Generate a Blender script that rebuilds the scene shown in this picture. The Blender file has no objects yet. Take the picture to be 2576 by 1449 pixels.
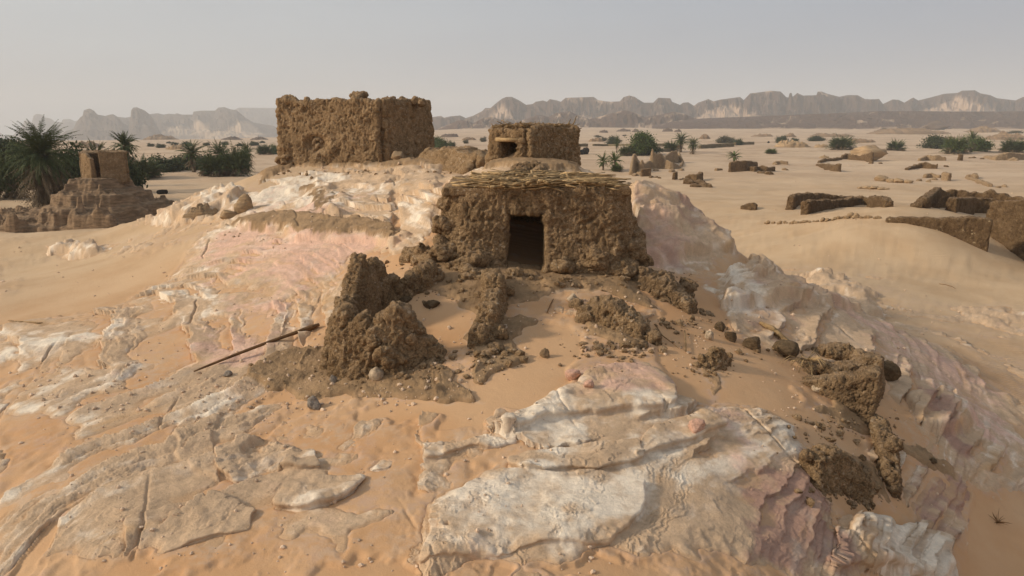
import bpy, bmesh, math, random
import numpy as np
from mathutils import Vector, Matrix

SC = bpy.context.scene
COL = SC.collection
F32 = np.float32
R = math.radians
rng = np.random.default_rng(7)
random.seed(7)

# ---------------------------------------------------------------- camera
FPX, CX, CY, HORY = 1717.0, 1288.0, 724.5, 330.0
CAMZ = 8.0
PITCH = math.atan((CY - HORY) / FPX)
_cp, _sp = math.cos(PITCH), math.sin(PITCH)

def ray(px, py):
    a, b = (px - CX) / FPX, (CY - py) / FPX
    return np.array([a, _cp + b * _sp, -_sp + b * _cp])

def P(px, py, d):
    r = ray(px, py)
    r = r * (d / r[1])
    return np.array([r[0], r[1], CAMZ + r[2]])

def W(px, d, drop):
    """a spot at horizontal distance d (along +Y) in the vertical plane through column px, so far below the camera"""
    r = ray(px, HORY)
    r = r * (d / r[1])
    return np.array([r[0], d, CAMZ - drop])

cam = bpy.data.cameras.new('camera')
cam.sensor_width = 36.0
cam.lens = 24.0
cam.clip_start = 0.1
cam.clip_end = 30000
camo = bpy.data.objects.new('camera', cam)
COL.objects.link(camo)
camo.location = (0, 0, CAMZ)
camo.rotation_euler = (math.pi / 2 - PITCH, 0, 0)
SC.camera = camo

# ---------------------------------------------------------------- numpy noise
def _hash(ix, iy, iz, seed):
    h = (ix.astype(np.uint32) * np.uint32(374761393) + iy.astype(np.uint32) * np.uint32(668265263)
         + iz.astype(np.uint32) * np.uint32(2147483647) + np.uint32((seed * 974711 + 12345) & 0xffffffff))
    h = (h ^ (h >> np.uint32(13))) * np.uint32(1274126177)
    h = (h ^ (h >> np.uint32(16))) * np.uint32(2246822519)
    return h ^ (h >> np.uint32(15))

_G = np.array([[1,1,0],[-1,1,0],[1,-1,0],[-1,-1,0],[1,0,1],[-1,0,1],[1,0,-1],[-1,0,-1],
               [0,1,1],[0,-1,1],[0,1,-1],[0,-1,-1],[1,1,0],[-1,1,0],[0,-1,1],[0,-1,-1]], F32)

def perlin(p, seed=0):
    p = np.asarray(p, np.float64)
    if p.ndim == 2 and p.shape[1] == 2:
        p = np.concatenate([p, np.full((len(p), 1), 0.37)], 1)
    out = np.empty(len(p), F32)
    step = 200000
    for s in range(0, len(p), step):
        q = p[s:s + step]
        i = np.floor(q)
        f = (q - i).astype(F32)
        i = i.astype(np.int64)
        u = f * f * f * (f * (f * 6 - 15) + 10)
        acc = 0
        for dx in (0, 1):
            wx = u[:, 0] if dx else 1 - u[:, 0]
            for dy in (0, 1):
                wy = u[:, 1] if dy else 1 - u[:, 1]
                for dz in (0, 1):
                    wz = u[:, 2] if dz else 1 - u[:, 2]
                    g = _G[_hash(i[:, 0] + dx, i[:, 1] + dy, i[:, 2] + dz, seed) & np.uint32(15)]
                    d = g[:, 0] * (f[:, 0] - dx) + g[:, 1] * (f[:, 1] - dy) + g[:, 2] * (f[:, 2] - dz)
                    acc = acc + d * wx * wy * wz
        out[s:s + step] = acc
    return out

def fbm(p, octs=4, seed=0, gain=0.5, lac=2.03, mode=''):
    p = np.asarray(p, np.float64)
    a, tot, acc = 1.0, 0.0, 0
    for o in range(octs):
        n = perlin(p, seed + o * 17)
        if mode == 'ridge':
            n = 1 - 2 * np.abs(n)
        elif mode == 'billow':
            n = 2 * np.abs(n) - 0.5
        acc = acc + a * n
        tot += a
        a *= gain
        p = p * lac + 3.7
    return acc / tot

def worley(p, seed=0, second=False):
    """distance to the nearest feature point (and the second nearest), cell size 1"""
    p = np.asarray(p, np.float64)
    if p.shape[1] == 2:
        p = np.concatenate([p, np.full((len(p), 1), 0.5)], 1)
    d1 = np.full(len(p), 9.0); d2 = np.full(len(p), 9.0)
    i0 = np.floor(p).astype(np.int64)
    f = p - i0
    for dx in (-1, 0, 1):
        for dy in (-1, 0, 1):
            for dz in (-1, 0, 1):
                h = _hash(i0[:, 0] + dx, i0[:, 1] + dy, i0[:, 2] + dz, seed)
                ox = (h & np.uint32(1023)) / 1023.0; oy = ((h >> np.uint32(10)) & np.uint32(1023)) / 1023.0
                oz = ((h >> np.uint32(20)) & np.uint32(1023)) / 1023.0
                d = (dx + ox - f[:, 0]) ** 2 + (dy + oy - f[:, 1]) ** 2 + (dz + oz - f[:, 2]) ** 2
                d2 = np.minimum(d2, np.maximum(d1, d))
                d1 = np.minimum(d1, d)
    if second:
        return np.sqrt(d1).astype(F32), np.sqrt(d2).astype(F32)
    return np.sqrt(d1).astype(F32)

def sstep(a, b, x):
    t = np.clip((x - a) / (b - a), 0, 1)
    return t * t * (3 - 2 * t)

def lerp(a, b, t):
    return a + (b - a) * t

# ---------------------------------------------------------------- objects
def tag(o, label=None, cat=None, group=None, kind=None):
    if label: o['label'] = label
    if cat: o['category'] = cat
    if group: o['group'] = group
    if kind: o['kind'] = kind
    return o

def link(name, me, mat=None, parent=None):
    o = bpy.data.objects.new(name, me)
    COL.objects.link(o)
    if mat is not None and me is not None:
        me.materials.clear()
        me.materials.append(mat)
    if parent is not None:
        o.parent = parent
    return o

def empty(name, loc=(0, 0, 0), rz=0.0):
    o = bpy.data.objects.new(name, None)
    COL.objects.link(o)
    o.location = [float(v) for v in loc]
    o.rotation_euler = (0, 0, rz)
    o.empty_display_size = 0.2
    return o

def np_mesh(name, V, Q, smooth=True, attrs=None):
    """mesh from vertex array (n,3) and face array (m,4) or (m,3)"""
    V = np.ascontiguousarray(V, F32); Q = np.ascontiguousarray(Q, np.int32)
    me = bpy.data.meshes.new(name)
    k = Q.shape[1]
    me.vertices.add(len(V)); me.loops.add(Q.size); me.polygons.add(len(Q))
    me.vertices.foreach_set('co', V.ravel())
    me.loops.foreach_set('vertex_index', Q.ravel())
    me.polygons.foreach_set('loop_start', np.arange(0, Q.size, k, dtype=np.int32))
    me.polygons.foreach_set('loop_total', np.full(len(Q), k, np.int32))
    me.polygons.foreach_set('use_smooth', np.full(len(Q), bool(smooth)))
    me.update(calc_edges=True)
    for an, av in (attrs or {}).items():
        av = np.asarray(av, F32)
        if av.ndim == 1:
            a = me.attributes.new(an, 'FLOAT', 'POINT'); a.data.foreach_set('value', av)
        else:
            a = me.attributes.new(an, 'FLOAT_COLOR', 'POINT')
            if av.shape[1] == 3: av = np.concatenate([av, np.ones((len(av), 1), F32)], 1)
            a.data.foreach_set('color', np.ascontiguousarray(av).ravel())
    return me

def grid_faces(nr, nc, keep=None):
    r, c = np.meshgrid(np.arange(nr - 1), np.arange(nc - 1), indexing='ij')
    a = (r * nc + c).ravel()
    Q = np.stack([a, a + 1, a + nc + 1, a + nc], 1)
    if keep is not None:
        kk = keep.ravel()
        Q = Q[kk[Q].any(1)]
    return Q

def compact(V, Q, attrs):
    used = np.zeros(len(V), bool); used[Q.ravel()] = True
    idx = np.cumsum(used) - 1
    return V[used], idx[Q], {k: v[used] for k, v in attrs.items()}

class MB:
    """collects loose vertices and faces of ONE mesh"""
    def __init__(s): s.v = []; s.f = []
    def add(s, vs, fs):
        b = len(s.v); s.v.extend([tuple(map(float, v)) for v in vs]); s.f.extend([tuple(i + b for i in f) for f in fs])
    def tube(s, pts, rads, n=7, squash=1.0, cap=True):
        pts = [Vector([float(c) for c in p]) for p in pts]
        if not hasattr(rads, '__len__'): rads = [rads] * len(pts)
        vs = []; fs = []
        ref = Vector((0, 0, 1))
        t0 = (pts[-1] - pts[0]).normalized()
        if abs(t0.dot(ref)) > 0.9: ref = Vector((1, 0, 0))
        for i, p in enumerate(pts):
            t = (pts[min(i + 1, len(pts) - 1)] - pts[max(i - 1, 0)]).normalized()
            a = t.cross(ref).normalized(); b = a.cross(t).normalized()
            for k in range(n):
                an = 2 * math.pi * k / n
                vs.append(p + a * (math.cos(an) * rads[i]) + b * (math.sin(an) * rads[i] * squash))
        m = len(pts)
        for i in range(m - 1):
            for k in range(n):
                fs.append((i * n + k, i * n + (k + 1) % n, (i + 1) * n + (k + 1) % n, (i + 1) * n + k))
        if cap:
            fs.append(tuple(range(n))[::-1]); fs.append(tuple((m - 1) * n + k for k in range(n)))
        s.add(vs, fs)
    def mesh(s, name, smooth=True):
        me = bpy.data.meshes.new(name)
        me.from_pydata(s.v, [], s.f)
        me.polygons.foreach_set('use_smooth', [smooth] * len(me.polygons))
        me.update()
        return me
    def build(s, name, mat, parent=None, smooth=True):
        return link(name, s.mesh(name, smooth), mat, parent)

# ---------------------------------------------------------------- material helpers
def new_mat(name, rough=0.95):
    m = bpy.data.materials.new(name); m.use_nodes = True
    nt = m.node_tree; b = nt.nodes['Principled BSDF']
    b.inputs['Roughness'].default_value = rough
    b.inputs['Specular IOR Level'].default_value = 0.15
    return m, nt, b

class NT:
    """small node-building helper"""
    def __init__(s, nt): s.nt = nt
    def n(s, t, **kw):
        nd = s.nt.nodes.new(t)
        for k, v in kw.items(): setattr(nd, k, v)
        return nd
    def put(s, sock, v):
        if v is None: return
        if isinstance(v, bpy.types.NodeSocket): s.nt.links.new(v, sock)
        else:
            if hasattr(sock.default_value, '__len__') and not hasattr(v, '__len__'): v = [v] * len(sock.default_value)
            if hasattr(v, '__len__') and len(v) == 3 and len(sock.default_value) == 4: v = (*v, 1)
            sock.default_value = v
    def math(s, op, a, b=None, c=None, clamp=False):
        nd = s.n('ShaderNodeMath', operation=op, use_clamp=clamp)
        s.put(nd.inputs[0], a); s.put(nd.inputs[1], b); s.put(nd.inputs[2], c)
        return nd.outputs[0]
    def mix(s, f, a, b, mode='MIX'):
        nd = s.n('ShaderNodeMix', data_type='RGBA', blend_type=mode)
        s.put(nd.inputs[0], f); s.put(nd.inputs[6], a); s.put(nd.inputs[7], b)
        return nd.outputs[2]
    def noise(s, scale, vec=None, detail=4, rough=0.55, dist=0.0):
        nd = s.n('ShaderNodeTexNoise')
        nd.inputs['Scale'].default_value = scale; nd.inputs['Detail'].default_value = detail
        nd.inputs['Roughness'].default_value = rough; nd.inputs['Distortion'].default_value = dist
        if vec is not None: s.nt.links.new(vec, nd.inputs['Vector'])
        return nd.outputs['Fac']
    def vor(s, scale, vec=None, feature='F1'):
        nd = s.n('ShaderNodeTexVoronoi', feature=feature)
        nd.inputs['Scale'].default_value = scale
        if vec is not None: s.nt.links.new(vec, nd.inputs['Vector'])
        return nd.outputs[0]
    def pos(s): return s.n('ShaderNodeNewGeometry').outputs['Position']
    def obj(s): return s.n('ShaderNodeTexCoord').outputs['Object']
    def scale(s, vec, sc):
        nd = s.n('ShaderNodeMapping'); s.nt.links.new(vec, nd.inputs[0]); nd.inputs['Scale'].default_value = sc
        return nd.outputs[0]
    def ramp(s, f, a, b):
        nd = s.n('ShaderNodeMapRange', interpolation_type='SMOOTHSTEP')
        s.put(nd.inputs[0], f); nd.inputs[1].default_value = a; nd.inputs[2].default_value = b
        return nd.outputs[0]
    def bump(s, h, strength, dist, normal=None):
        nd = s.n('ShaderNodeBump'); nd.inputs['Strength'].default_value = strength; nd.inputs['Distance'].default_value = dist
        s.put(nd.inputs['Height'], h)
        if normal is not None: s.nt.links.new(normal, nd.inputs['Normal'])
        return nd.outputs[0]
    def attr(s, name):
        nd = s.n('ShaderNodeAttribute', attribute_name=name)
        return nd
    def up(s):
        nd = s.n('ShaderNodeSeparateXYZ'); s.nt.links.new(s.n('ShaderNodeNewGeometry').outputs['Normal'], nd.inputs[0])
        return nd.outputs[2]
# ================================================================ materials
M = {}
def mat_rock():
    m, nt, b = new_mat('rock', 0.92); n = NT(nt)
    p = n.pos()
    col = n.attr('stone').outputs['Color']; mud = n.attr('mud').outputs['Fac']
    g1 = n.noise(14, n.scale(p, (1, 1, 2.5)), 6, .65); g2 = n.noise(60, p, 4, .6); sp = n.noise(190, p, 2, .5)
    c = n.mix(1.0, col, n.mix(g1, (.78, .78, .78), (1.22, 1.2, 1.18)), 'MULTIPLY')
    c = n.mix(1.0, c, n.mix(n.ramp(sp, .3, .7), (.86, .86, .86), (1.12, 1.12, 1.12)), 'MULTIPLY')
    # wind-blown sand caught on the flats
    dust = n.math('MULTIPLY', n.ramp(n.up(), .93, .995), n.ramp(n.noise(2.3, p, 6, .68), .50, .66))
    dust = n.math('MULTIPLY', dust, n.math('SUBTRACT', 1.0, n.math('MULTIPLY', mud, .6)))
    c = n.mix(n.math('MULTIPLY', dust, .5), c, (.50, .335, .205))
    ven = n.math('ADD', n.attr('veneer').outputs['Fac'], n.math('MULTIPLY', n.math('SUBTRACT', n.noise(5, p, 7, .7), .5), 1.5))
    ven = n.math('MULTIPLY', n.ramp(ven, .35, .95), n.math('SUBTRACT', 1.0, n.math('MULTIPLY', mud, .35)))
    c = n.mix(n.math('MULTIPLY', ven, n.math('MULTIPLY', n.ramp(n.up(), .6, .9), .7)), c, (.53, .33, .185))
    nt.links.new(c, b.inputs['Base Color'])
    lam = n.noise(7, n.scale(p, (.6, 1.3, 9)), 7, .68)
    h = n.math('ADD', n.math('MULTIPLY', lam, .5), n.math('MULTIPLY', n.noise(30, p, 8, .74), .7))
    fl = n.noise(3.2, n.scale(p, (1, 1.6, 3)), 8, .66, .6)
    h = n.math('ADD', h, n.math('MULTIPLY', n.math('SNAP', fl, .06), .6))
    hm = n.math('ADD', n.math('MULTIPLY', n.noise(30, p, 8, .75), .8), n.math('MULTIPLY', n.vor(45, p), .25))
    mixh = n.n('ShaderNodeMix', data_type='FLOAT'); n.put(mixh.inputs[0], mud); n.put(mixh.inputs[2], h); n.put(mixh.inputs[3], hm)
    nt.links.new(n.bump(mixh.outputs[0], .75, .035), b.inputs['Normal'])
    return m
def mat_sand():
    m, nt, b = new_mat('sand', 0.9); n = NT(nt)
    p = n.pos()
    a = n.noise(.35, p, 5, .6); s = n.noise(240, p, 2, .5); s2 = n.noise(3.0, p, 5, .6)
    c = n.mix(n.ramp(a, .35, .65), (.52, .292, .145), (.565, .35, .195))
    c = n.mix(n.math('MULTIPLY', n.ramp(s2, .55, .75), .35), c, (.46, .30, .18))
    c = n.mix(1.0, c, n.mix(s, (.85, .85, .85), (1.15, 1.15, 1.15)), 'MULTIPLY')
    # paler gravelly flats far out
    ln = n.n('ShaderNodeVectorMath', operation='LENGTH'); nt.links.new(p, ln.inputs[0])
    c = n.mix(n.ramp(ln.outputs['Value'], 15, 34), c, n.mix(n.ramp(a, .35, .65), (.49, .33, .195), (.545, .385, .24)))
    far = n.ramp(ln.outputs['Value'], 45, 160)
    c = n.mix(far, c, n.mix(n.ramp(n.noise(.02, n.scale(p, (1, 2.5, 1)), 6, .6), .4, .62), (.56, .41, .28), (.47, .33, .22)))
    th = n.math('MULTIPLY', n.attr('thin').outputs['Fac'], n.ramp(n.noise(4.5, p, 8, .72), .42, .62))
    c = n.mix(n.math('MULTIPLY', th, .75), c, n.mix(n.ramp(n.noise(1.1, p, 4, .6), .4, .6), (.52, .38, .27), (.50, .335, .245)))
    # stony ground showing through far out
    gr = n.math('MULTIPLY', n.ramp(n.noise(.045, n.scale(p, (1, 2.2, 1)), 9, .72), .54, .60), n.ramp(ln.outputs['Value'], 90, 260))
    c = n.mix(n.math('MULTIPLY', gr, .7), c, (.33, .215, .145))
    gr2 = n.math('MULTIPLY', n.ramp(n.noise(.3, n.scale(p, (1, 2.2, 1)), 9, .75), .60, .66), n.ramp(ln.outputs['Value'], 38, 80))
    c = n.mix(n.math('MULTIPLY', gr2, .55), c, (.34, .225, .14))
    nt.links.new(c, b.inputs['Base Color'])
    w = n.n('ShaderNodeTexWave', wave_type='BANDS', bands_direction='Y', wave_profile='SIN')
    nt.links.new(n.scale(p, (.25, 1, 1)), w.inputs['Vector'])
    w.inputs['Scale'].default_value = 2.6; w.inputs['Distortion'].default_value = 5.0; w.inputs['Detail'].default_value = 3; w.inputs['Detail Scale'].default_value = .8
    rip = n.math('MULTIPLY', w.outputs['Fac'], n.math('MULTIPLY', n.ramp(n.noise(.25, p, 3, .5), .45, .62), n.math('MULTIPLY', n.ramp(ln.outputs['Value'], 13, 24), 1.3)))
    h = n.math('ADD', rip, n.math('ADD', n.math('MULTIPLY', n.noise(9, p, 6, .68), .6), n.math('MULTIPLY', n.noise(55, p, 4, .65), .3)))
    nt.links.new(n.bump(h, .6, .03), b.inputs['Normal'])
    return m
def mat_hill(name, rock, rock2, sand):
    m, nt, b = new_mat(name, 0.95); n = NT(nt)
    p = n.pos(); s = n.attr('drift').outputs['Fac']
    c = n.mix(n.noise(.03, n.scale(p, (1, 1, 3)), 8, .65), rock, rock2)
    c = n.mix(1.0, c, n.mix(n.noise(.12, n.scale(p, (1, 1, 4)), 5, .7), (.6, .6, .6), (1.4, 1.4, 1.4)), 'MULTIPLY')
    c = n.mix(s, c, sand)
    nt.links.new(c, b.inputs['Base Color'])
    hgt = n.noise(.05, n.scale(p, (1, 1, 2.5)), 10, .72)
    hgt = n.math('MULTIPLY', hgt, n.math('SUBTRACT', 1.0, s))
    nt.links.new(n.bump(hgt, .9, 9.0), b.inputs['Normal'])
    return m
M['rock'] = mat_rock(); M['sand'] = mat_sand()
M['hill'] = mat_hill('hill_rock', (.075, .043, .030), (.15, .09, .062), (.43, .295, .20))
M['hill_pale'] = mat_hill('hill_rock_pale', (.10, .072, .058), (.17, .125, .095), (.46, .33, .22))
# ================================================================ base terrain (a smooth surface through surveyed spots)
I_PTS = [
 # px, py, depth of the ground seen there
 (-150,1449,7.3),(0,1449,6.9),(600,1449,6.5),(1288,1449,6.3),(1800,1449,6.7),(2100,1449,7.6),(2350,1449,9.2),(2576,1449,9.9),(2750,1449,10.0),
 (0,1250,8.6),(600,1250,8.1),(1288,1250,7.8),(1800,1250,8.2),(2100,1250,9.1),(2350,1250,10.7),(2576,1250,12.1),
 (-150,1050,11.9),(0,1050,11.4),(600,1050,10.5),(1288,1050,9.6),(1700,1050,9.95),(2100,1050,11.2),(2400,1050,13.4),(2576,1050,15.7),
 (0,900,14.9),(500,900,13.5),(900,900,12.2),(1288,900,11.5),(1600,900,11.7),(2000,900,13.6),(2300,900,16.6),(2500,900,20.6),
 (-150,800,19.6),(0,800,18.8),(400,800,16.3),(800,800,14.2),(1288,800,13.1),(1600,800,13.4),(1800,800,14.3),(2050,800,16.4),(2200,800,19.0),(2350,800,25.5),
 (0,700,25),(300,700,22.4),(600,700,18.9),(850,700,16.8),(1288,700,14.8),(1600,700,15.3),(1750,700,17.3),(1950,700,20),(2150,700,31),(2400,720,32),(2576,760,29),
 (0,640,32),(250,640,29),(500,640,22.5),(750,640,18.9),(1000,640,16.6),(1288,655,15.6),(1700,650,18.2),(1840,650,20.2),(1950,640,37),(2200,640,36),
 (0,585,42.5),(280,582,41),(500,580,25.5),(750,580,21.5),(1000,580,18.9),(1700,605,19.3),(1833,596,20.6),(1950,580,47),
 (480,515,36),(700,500,29.5),(900,500,25.5),(1080,500,22.5),(1650,572,19.7),(1690,512,21.4),(1788,536,21.4),
 (640,450,36),(750,440,33.5),(950,440,31.5),(1120,440,28.5),(1200,440,25.5),(1220,447,19.6),(1350,447,19.6),(1480,450,19.6),(1330,432,21.3),(1500,455,21.0),(1620,540,19.9),
 (700,412,35.6),(960,410,34),(1085,405,36.5),(1160,408,32),(1235,410,22.9),(1340,412,22),(1450,428,22.6),
 (1960,560,47),(2230,556,38.5),(2480,662,35.5),(2576,700,33),(2300,588,36.8),(2380,625,36),(2300,536,42.5),(2400,536,43),(2470,545,42),(2030,540,54),(2250,520,62),(2576,660,39),
]
W_PTS = [
 # px, depth, drop below the camera: spots hidden from the camera or out on the plain
 (1288,17.2,3.05),(1400,17.5,3.0),(1500,17.5,3.0),
 (800,44,3.5),(850,54,6.9),(1200,38,3.2),(1200,49,6.9),(1500,26,2.7),(1500,34,6.6),(1700,24,3.9),(1790,23.6,4.4),(1700,30.5,6.8),
 (1840,22.6,5.0),(1840,28.5,6.9),(2000,22,6.3),(2000,27,7.0),(620,42,4.7),(600,50,6.9),(450,44,6.6),(290,44,6.5),(290,48,7.5),(0,49,7.5),(100,58,7.3),
 (0,60,7.3),(-200,45,6.6),(-200,30,6.0),(2200,23,6.6),(2600,46,6.3),
 (-700,6,5.6),(-700,12,5.8),(-700,30,6.4),(3300,6,6.6),(3300,12,7.0),(3300,30,7.0),
]
for _px in (-700, 0, 600, 1200, 1800, 2400, 3300):
    left = _px < 700
    for _d, _dr in ((75, 7.0), (110, 7.1), (160, 7.0), (300, 7.2), (600, 9.0), (1500, 20.0), (3500, 45.0), (7000, 90.0)) if left else \
                   ((75, 7.1), (110, 7.0), (160, 6.9), (300, 6.4), (600, 4.5), (1500, -6.0), (3500, 0.0), (7000, 10.0)):
        W_PTS.append((_px, _d, _dr))
_pts = [P(*p) for p in I_PTS] + [W(*p) for p in W_PTS]
for _az in (80, 130, 180, -130, -80):
    for _r, _dr in ((3, 5.3), (8, 6.0), (20, 6.8), (60, 7.0), (400, 7.0), (7000, 7.0)):
        _pts.append(np.array([math.sin(R(_az)) * _r, math.cos(R(_az)) * _r, CAMZ - _dr]))
_pts.append(np.array([0, 2.5, CAMZ - 4.8])); _pts.append(np.array([0.0, 0.6, CAMZ - 5.1]))
_pts = np.array(_pts)

def to_uv(x, y):
    return np.arctan2(x, y), np.log(np.hypot(x, y) + 0.3)

_pu, _pv = to_uv(_pts[:, 0], _pts[:, 1])
_cc = 0.11 ** 2
_ref = _pts[:, 2]
def _ker(u1, v1, u2, v2):
    return np.sqrt((u1[:, None] - u2[None]) ** 2 + ((v1[:, None] - v2[None]) * 0.8) ** 2 + _cc)
_K = _ker(_pu, _pv, _pu, _pv) - np.eye(len(_pu)) * 0.006
_wts = np.linalg.solve(np.block([[_K, np.ones((len(_pu), 1))], [np.ones((1, len(_pu))), np.zeros((1, 1))]]), np.append(_ref, 0))

def base_uv(u, v):
    out = np.empty(len(u))
    for s in range(0, len(u), 60000):
        out[s:s + 60000] = _ker(u[s:s + 60000], v[s:s + 60000], _pu, _pv) @ _wts[:-1] + _wts[-1]
    return out

def base_z(x, y):
    x = np.atleast_1d(np.asarray(x, float)); y = np.atleast_1d(np.asarray(y, float))
    return base_uv(*to_uv(x, y))

def hit(px, py, dmax=4000.0):
    """where the sight line through a picture spot meets the smooth ground"""
    r = ray(px, py); r = r / r[1]
    d = np.exp(np.linspace(math.log(4.0), math.log(dmax), 500))
    z = CAMZ + r[2] * d - base_z(r[0] * d, d)
    k = np.argmax(z <= 0)
    if z[k] > 0: k = len(d) - 1
    if k == 0: return np.array([r[0] * d[0], d[0], CAMZ + r[2] * d[0]])
    t = z[k - 1] / (z[k - 1] - z[k] + 1e-9)
    dd = d[k - 1] + (d[k] - d[k - 1]) * t
    return np.array([r[0] * dd, dd, CAMZ + r[2] * dd])

def poly_field(u, v, pix, blur, jit):
    """soft inside-mask of a ground patch; blur and jitter are fractions of the distance"""
    w = np.array([hit(*p) for p in pix])
    pu, pv = to_uv(w[:, 0], w[:, 1])
    m = np.zeros(len(u), F32)
    pad = blur + 0.08
    sel = np.where((u > pu.min() - pad) & (u < pu.max() + pad) & (v > pv.min() - pad) & (v < pv.max() + pad))[0]
    if len(sel) == 0: return m
    su, sv = u[sel], v[sel]
    d2 = np.full(len(sel), 9.0); ins = np.zeros(len(sel), bool)
    n = len(pu)
    for i in range(n):
        ax, ay, bx, by = pu[i], pv[i], pu[(i + 1) % n], pv[(i + 1) % n]
        ex, ey = bx - ax, by - ay
        t = np.clip(((su - ax) * ex + (sv - ay) * ey) / (ex * ex + ey * ey + 1e-12), 0, 1)
        d2 = np.minimum(d2, (su - ax - t * ex) ** 2 + (sv - ay - t * ey) ** 2)
        c = ((ay > sv) != (by > sv)) & (su < (bx - ax) * (sv - ay) / (by - ay + 1e-12) + ax)
        ins ^= c
    sd = np.sqrt(d2) * np.where(ins, 1, -1)
    m[sel] = sstep(-blur, blur, sd + jit[sel] * blur * 1.6)
    return m

# ---------------------------------------------------------------- what lies where on the ground (patches as seen from the survey spot)
ROCK = [  #
 ([(0,1449),(0,830),(420,770),(820,760),(700,900),(560,1000),(640,1050),(900,1020),(1000,1040),(1250,1060),(1400,1050),(1300,1150),(1060,1200),(1100,1449)],1.02,.04),
 ([(1400,1000),(1640,880),(1760,1000),(1900,1020),(2060,1150),(2100,1300),(2000,1449),(1300,1449),(1280,1150)],0.95,.03),
 ([(1850,850),(2200,840),(2320,930),(2430,1080),(2440,1260),(2300,1100),(2210,960),(2000,880)],0.8,.02),
 ([(480,625),(860,640),(1040,620),(900,720),(850,800),(640,730),(440,720),(380,740)],0.75,.02),
 # (outline, how far it stands proud, blur)
 ([(1090,1449),(1060,1290),(1230,1200),(1330,1130),(1560,1050),(1700,1050),(1760,1100),(1900,1040),(1990,1120),(2060,1200),(2090,1330),(2120,1449)],1.25,.03),
 ([(1290,1090),(1330,1060),(1500,1010),(1420,930),(1500,890),(1620,930),(1690,1000),(1690,1060),(1520,1065),(1400,1090)],1.0,.018),
 ([(0,1449),(0,900),(60,850),(200,870),(330,830),(520,800),(700,790),(760,820),(600,930),(520,950),(700,980),(560,1010),(440,1060),(420,1180),(500,1250),(640,1240),(620,1330),(760,1449)],1.05,.035),
 ([(0,860),(120,830),(330,780),(380,720),(620,740),(760,760),(790,800),(700,900),(480,950),(0,1000)],0.8,.03),
 ([(450,700),(490,620),(560,560),(720,545),(900,560),(1040,610),(1000,650),(890,690),(700,700),(560,720)],1.15,.02),
 ([(360,770),(400,735),(620,735),(750,770),(730,810),(560,800)],0.8,.02),
 ([(285,575),(350,540),(470,500),(620,440),(720,415),(1120,430),(1100,500),(1080,560),(1040,610),(900,590),(720,580),(640,560),(560,545),(420,560)],1.2,.02),
 ([(1120,430),(1230,425),(1500,430),(1700,470),(1700,560),(1100,560)],1.1,.02),
 ([(1600,480),(1690,480),(1720,510),(1800,530),(1842,590),(1850,640),(1845,665),(1740,670),(1620,660)],1.3,.02),
 ([(1810,760),(1830,690),(1900,670),(2060,690),(2190,740),(2210,790),(2220,830),(2120,850),(2000,850),(1900,800),(1850,850)],1.3,.018),
 ([(2150,800),(2250,830),(2400,910),(2576,1010),(2600,1230),(2470,1250),(2420,1180),(2400,1060),(2280,960),(2200,900)],1.8,.02),
 ([(2240,1120),(2330,1080),(2420,1170),(2440,1260),(2430,1400),(2400,1449),(2050,1449),(2060,1380),(2200,1330),(2330,1330),(2250,1200)],1.2,.02),
 ([(20,605),(60,595),(200,610),(262,632),(180,640),(60,625)],1.0,.012),
 ([(0,700),(60,690),(110,700),(60,730),(0,750)],0.35,.02),
 ([(260,735),(320,715),(325,722),(280,740)],0.4,.008),
 ([(555,1190),(550,1120),(640,1090),(760,1140),(800,1180),(700,1200)],0.55,.012),
 ([(700,1280),(780,1230),(905,1215),(880,1250),(760,1285)],0.8,.008),
 ([(620,1330),(700,1285),(800,1290),(880,1320),(760,1449),(600,1449)],0.5,.02),
 ([(1020,1160),(1090,1130),(1250,1100),(1280,1110),(1130,1165)],0.8,.01),
 ([(905,1190),(950,1160),(1000,1158),(960,1185)],0.5,.008),
 ([(1370,700),(1480,670),(1560,700),(1580,740),(1460,750),(1390,740)],0.9,.012),
 ([(1750,960),(1800,940),(1850,1000),(1780,1000)],0.5,.012),
 ([(640,985),(690,972),(725,978),(690,992)],0.6,.006),
]
SAND = [
 ([(860,1010),(1210,1010),(1260,900),(1300,820),(1420,800),(1420,960),(1300,1050),(1010,1160),(900,1200),(640,1220),(560,1190),(640,1080)],0.95,.03),
 ([(0,640),(300,640),(480,625),(450,700),(360,720),(300,760),(150,800),(0,850)],0.6,.03),
 ([(1640,910),(1700,790),(1800,750),(1850,860),(2000,900),(1990,1000),(2060,1100),(1900,1020),(1760,1020),(1700,1000)],1.0,.02),
 ([(2060,1060),(2200,1060),(2300,1100),(2330,1060),(2400,1180),(2330,1220),(2250,1130),(2150,1080),(2240,1230),(2300,1330),(2060,1260),(2000,1100)],0.9,.02),
 ([(2440,1280),(2576,1240),(2700,1449),(2430,1449),(2430,1360)],1.2,.015),
 ([(960,740),(1130,720),(1180,830),(1130,900),(1050,830),(960,780)],1.0,.015),
 ([(900,1449),(880,1340),(1040,1300),(1060,1400),(1060,1449)],0.8,.015),
 ([(1250,1430),(1500,1380),(1580,1449),(1250,1449)],0.6,.015),
 ([(880,650),(1000,620),(1040,650),(1000,690),(880,690)],0.9,.015),
 ([(2200,900),(2290,910),(2400,1050),(2340,1100),(2200,1010)],0.7,.015),
 ([(760,1240),(900,1200),(1090,1170),(1060,1260),(900,1300),(830,1270)],0.75,.015),
]
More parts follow.
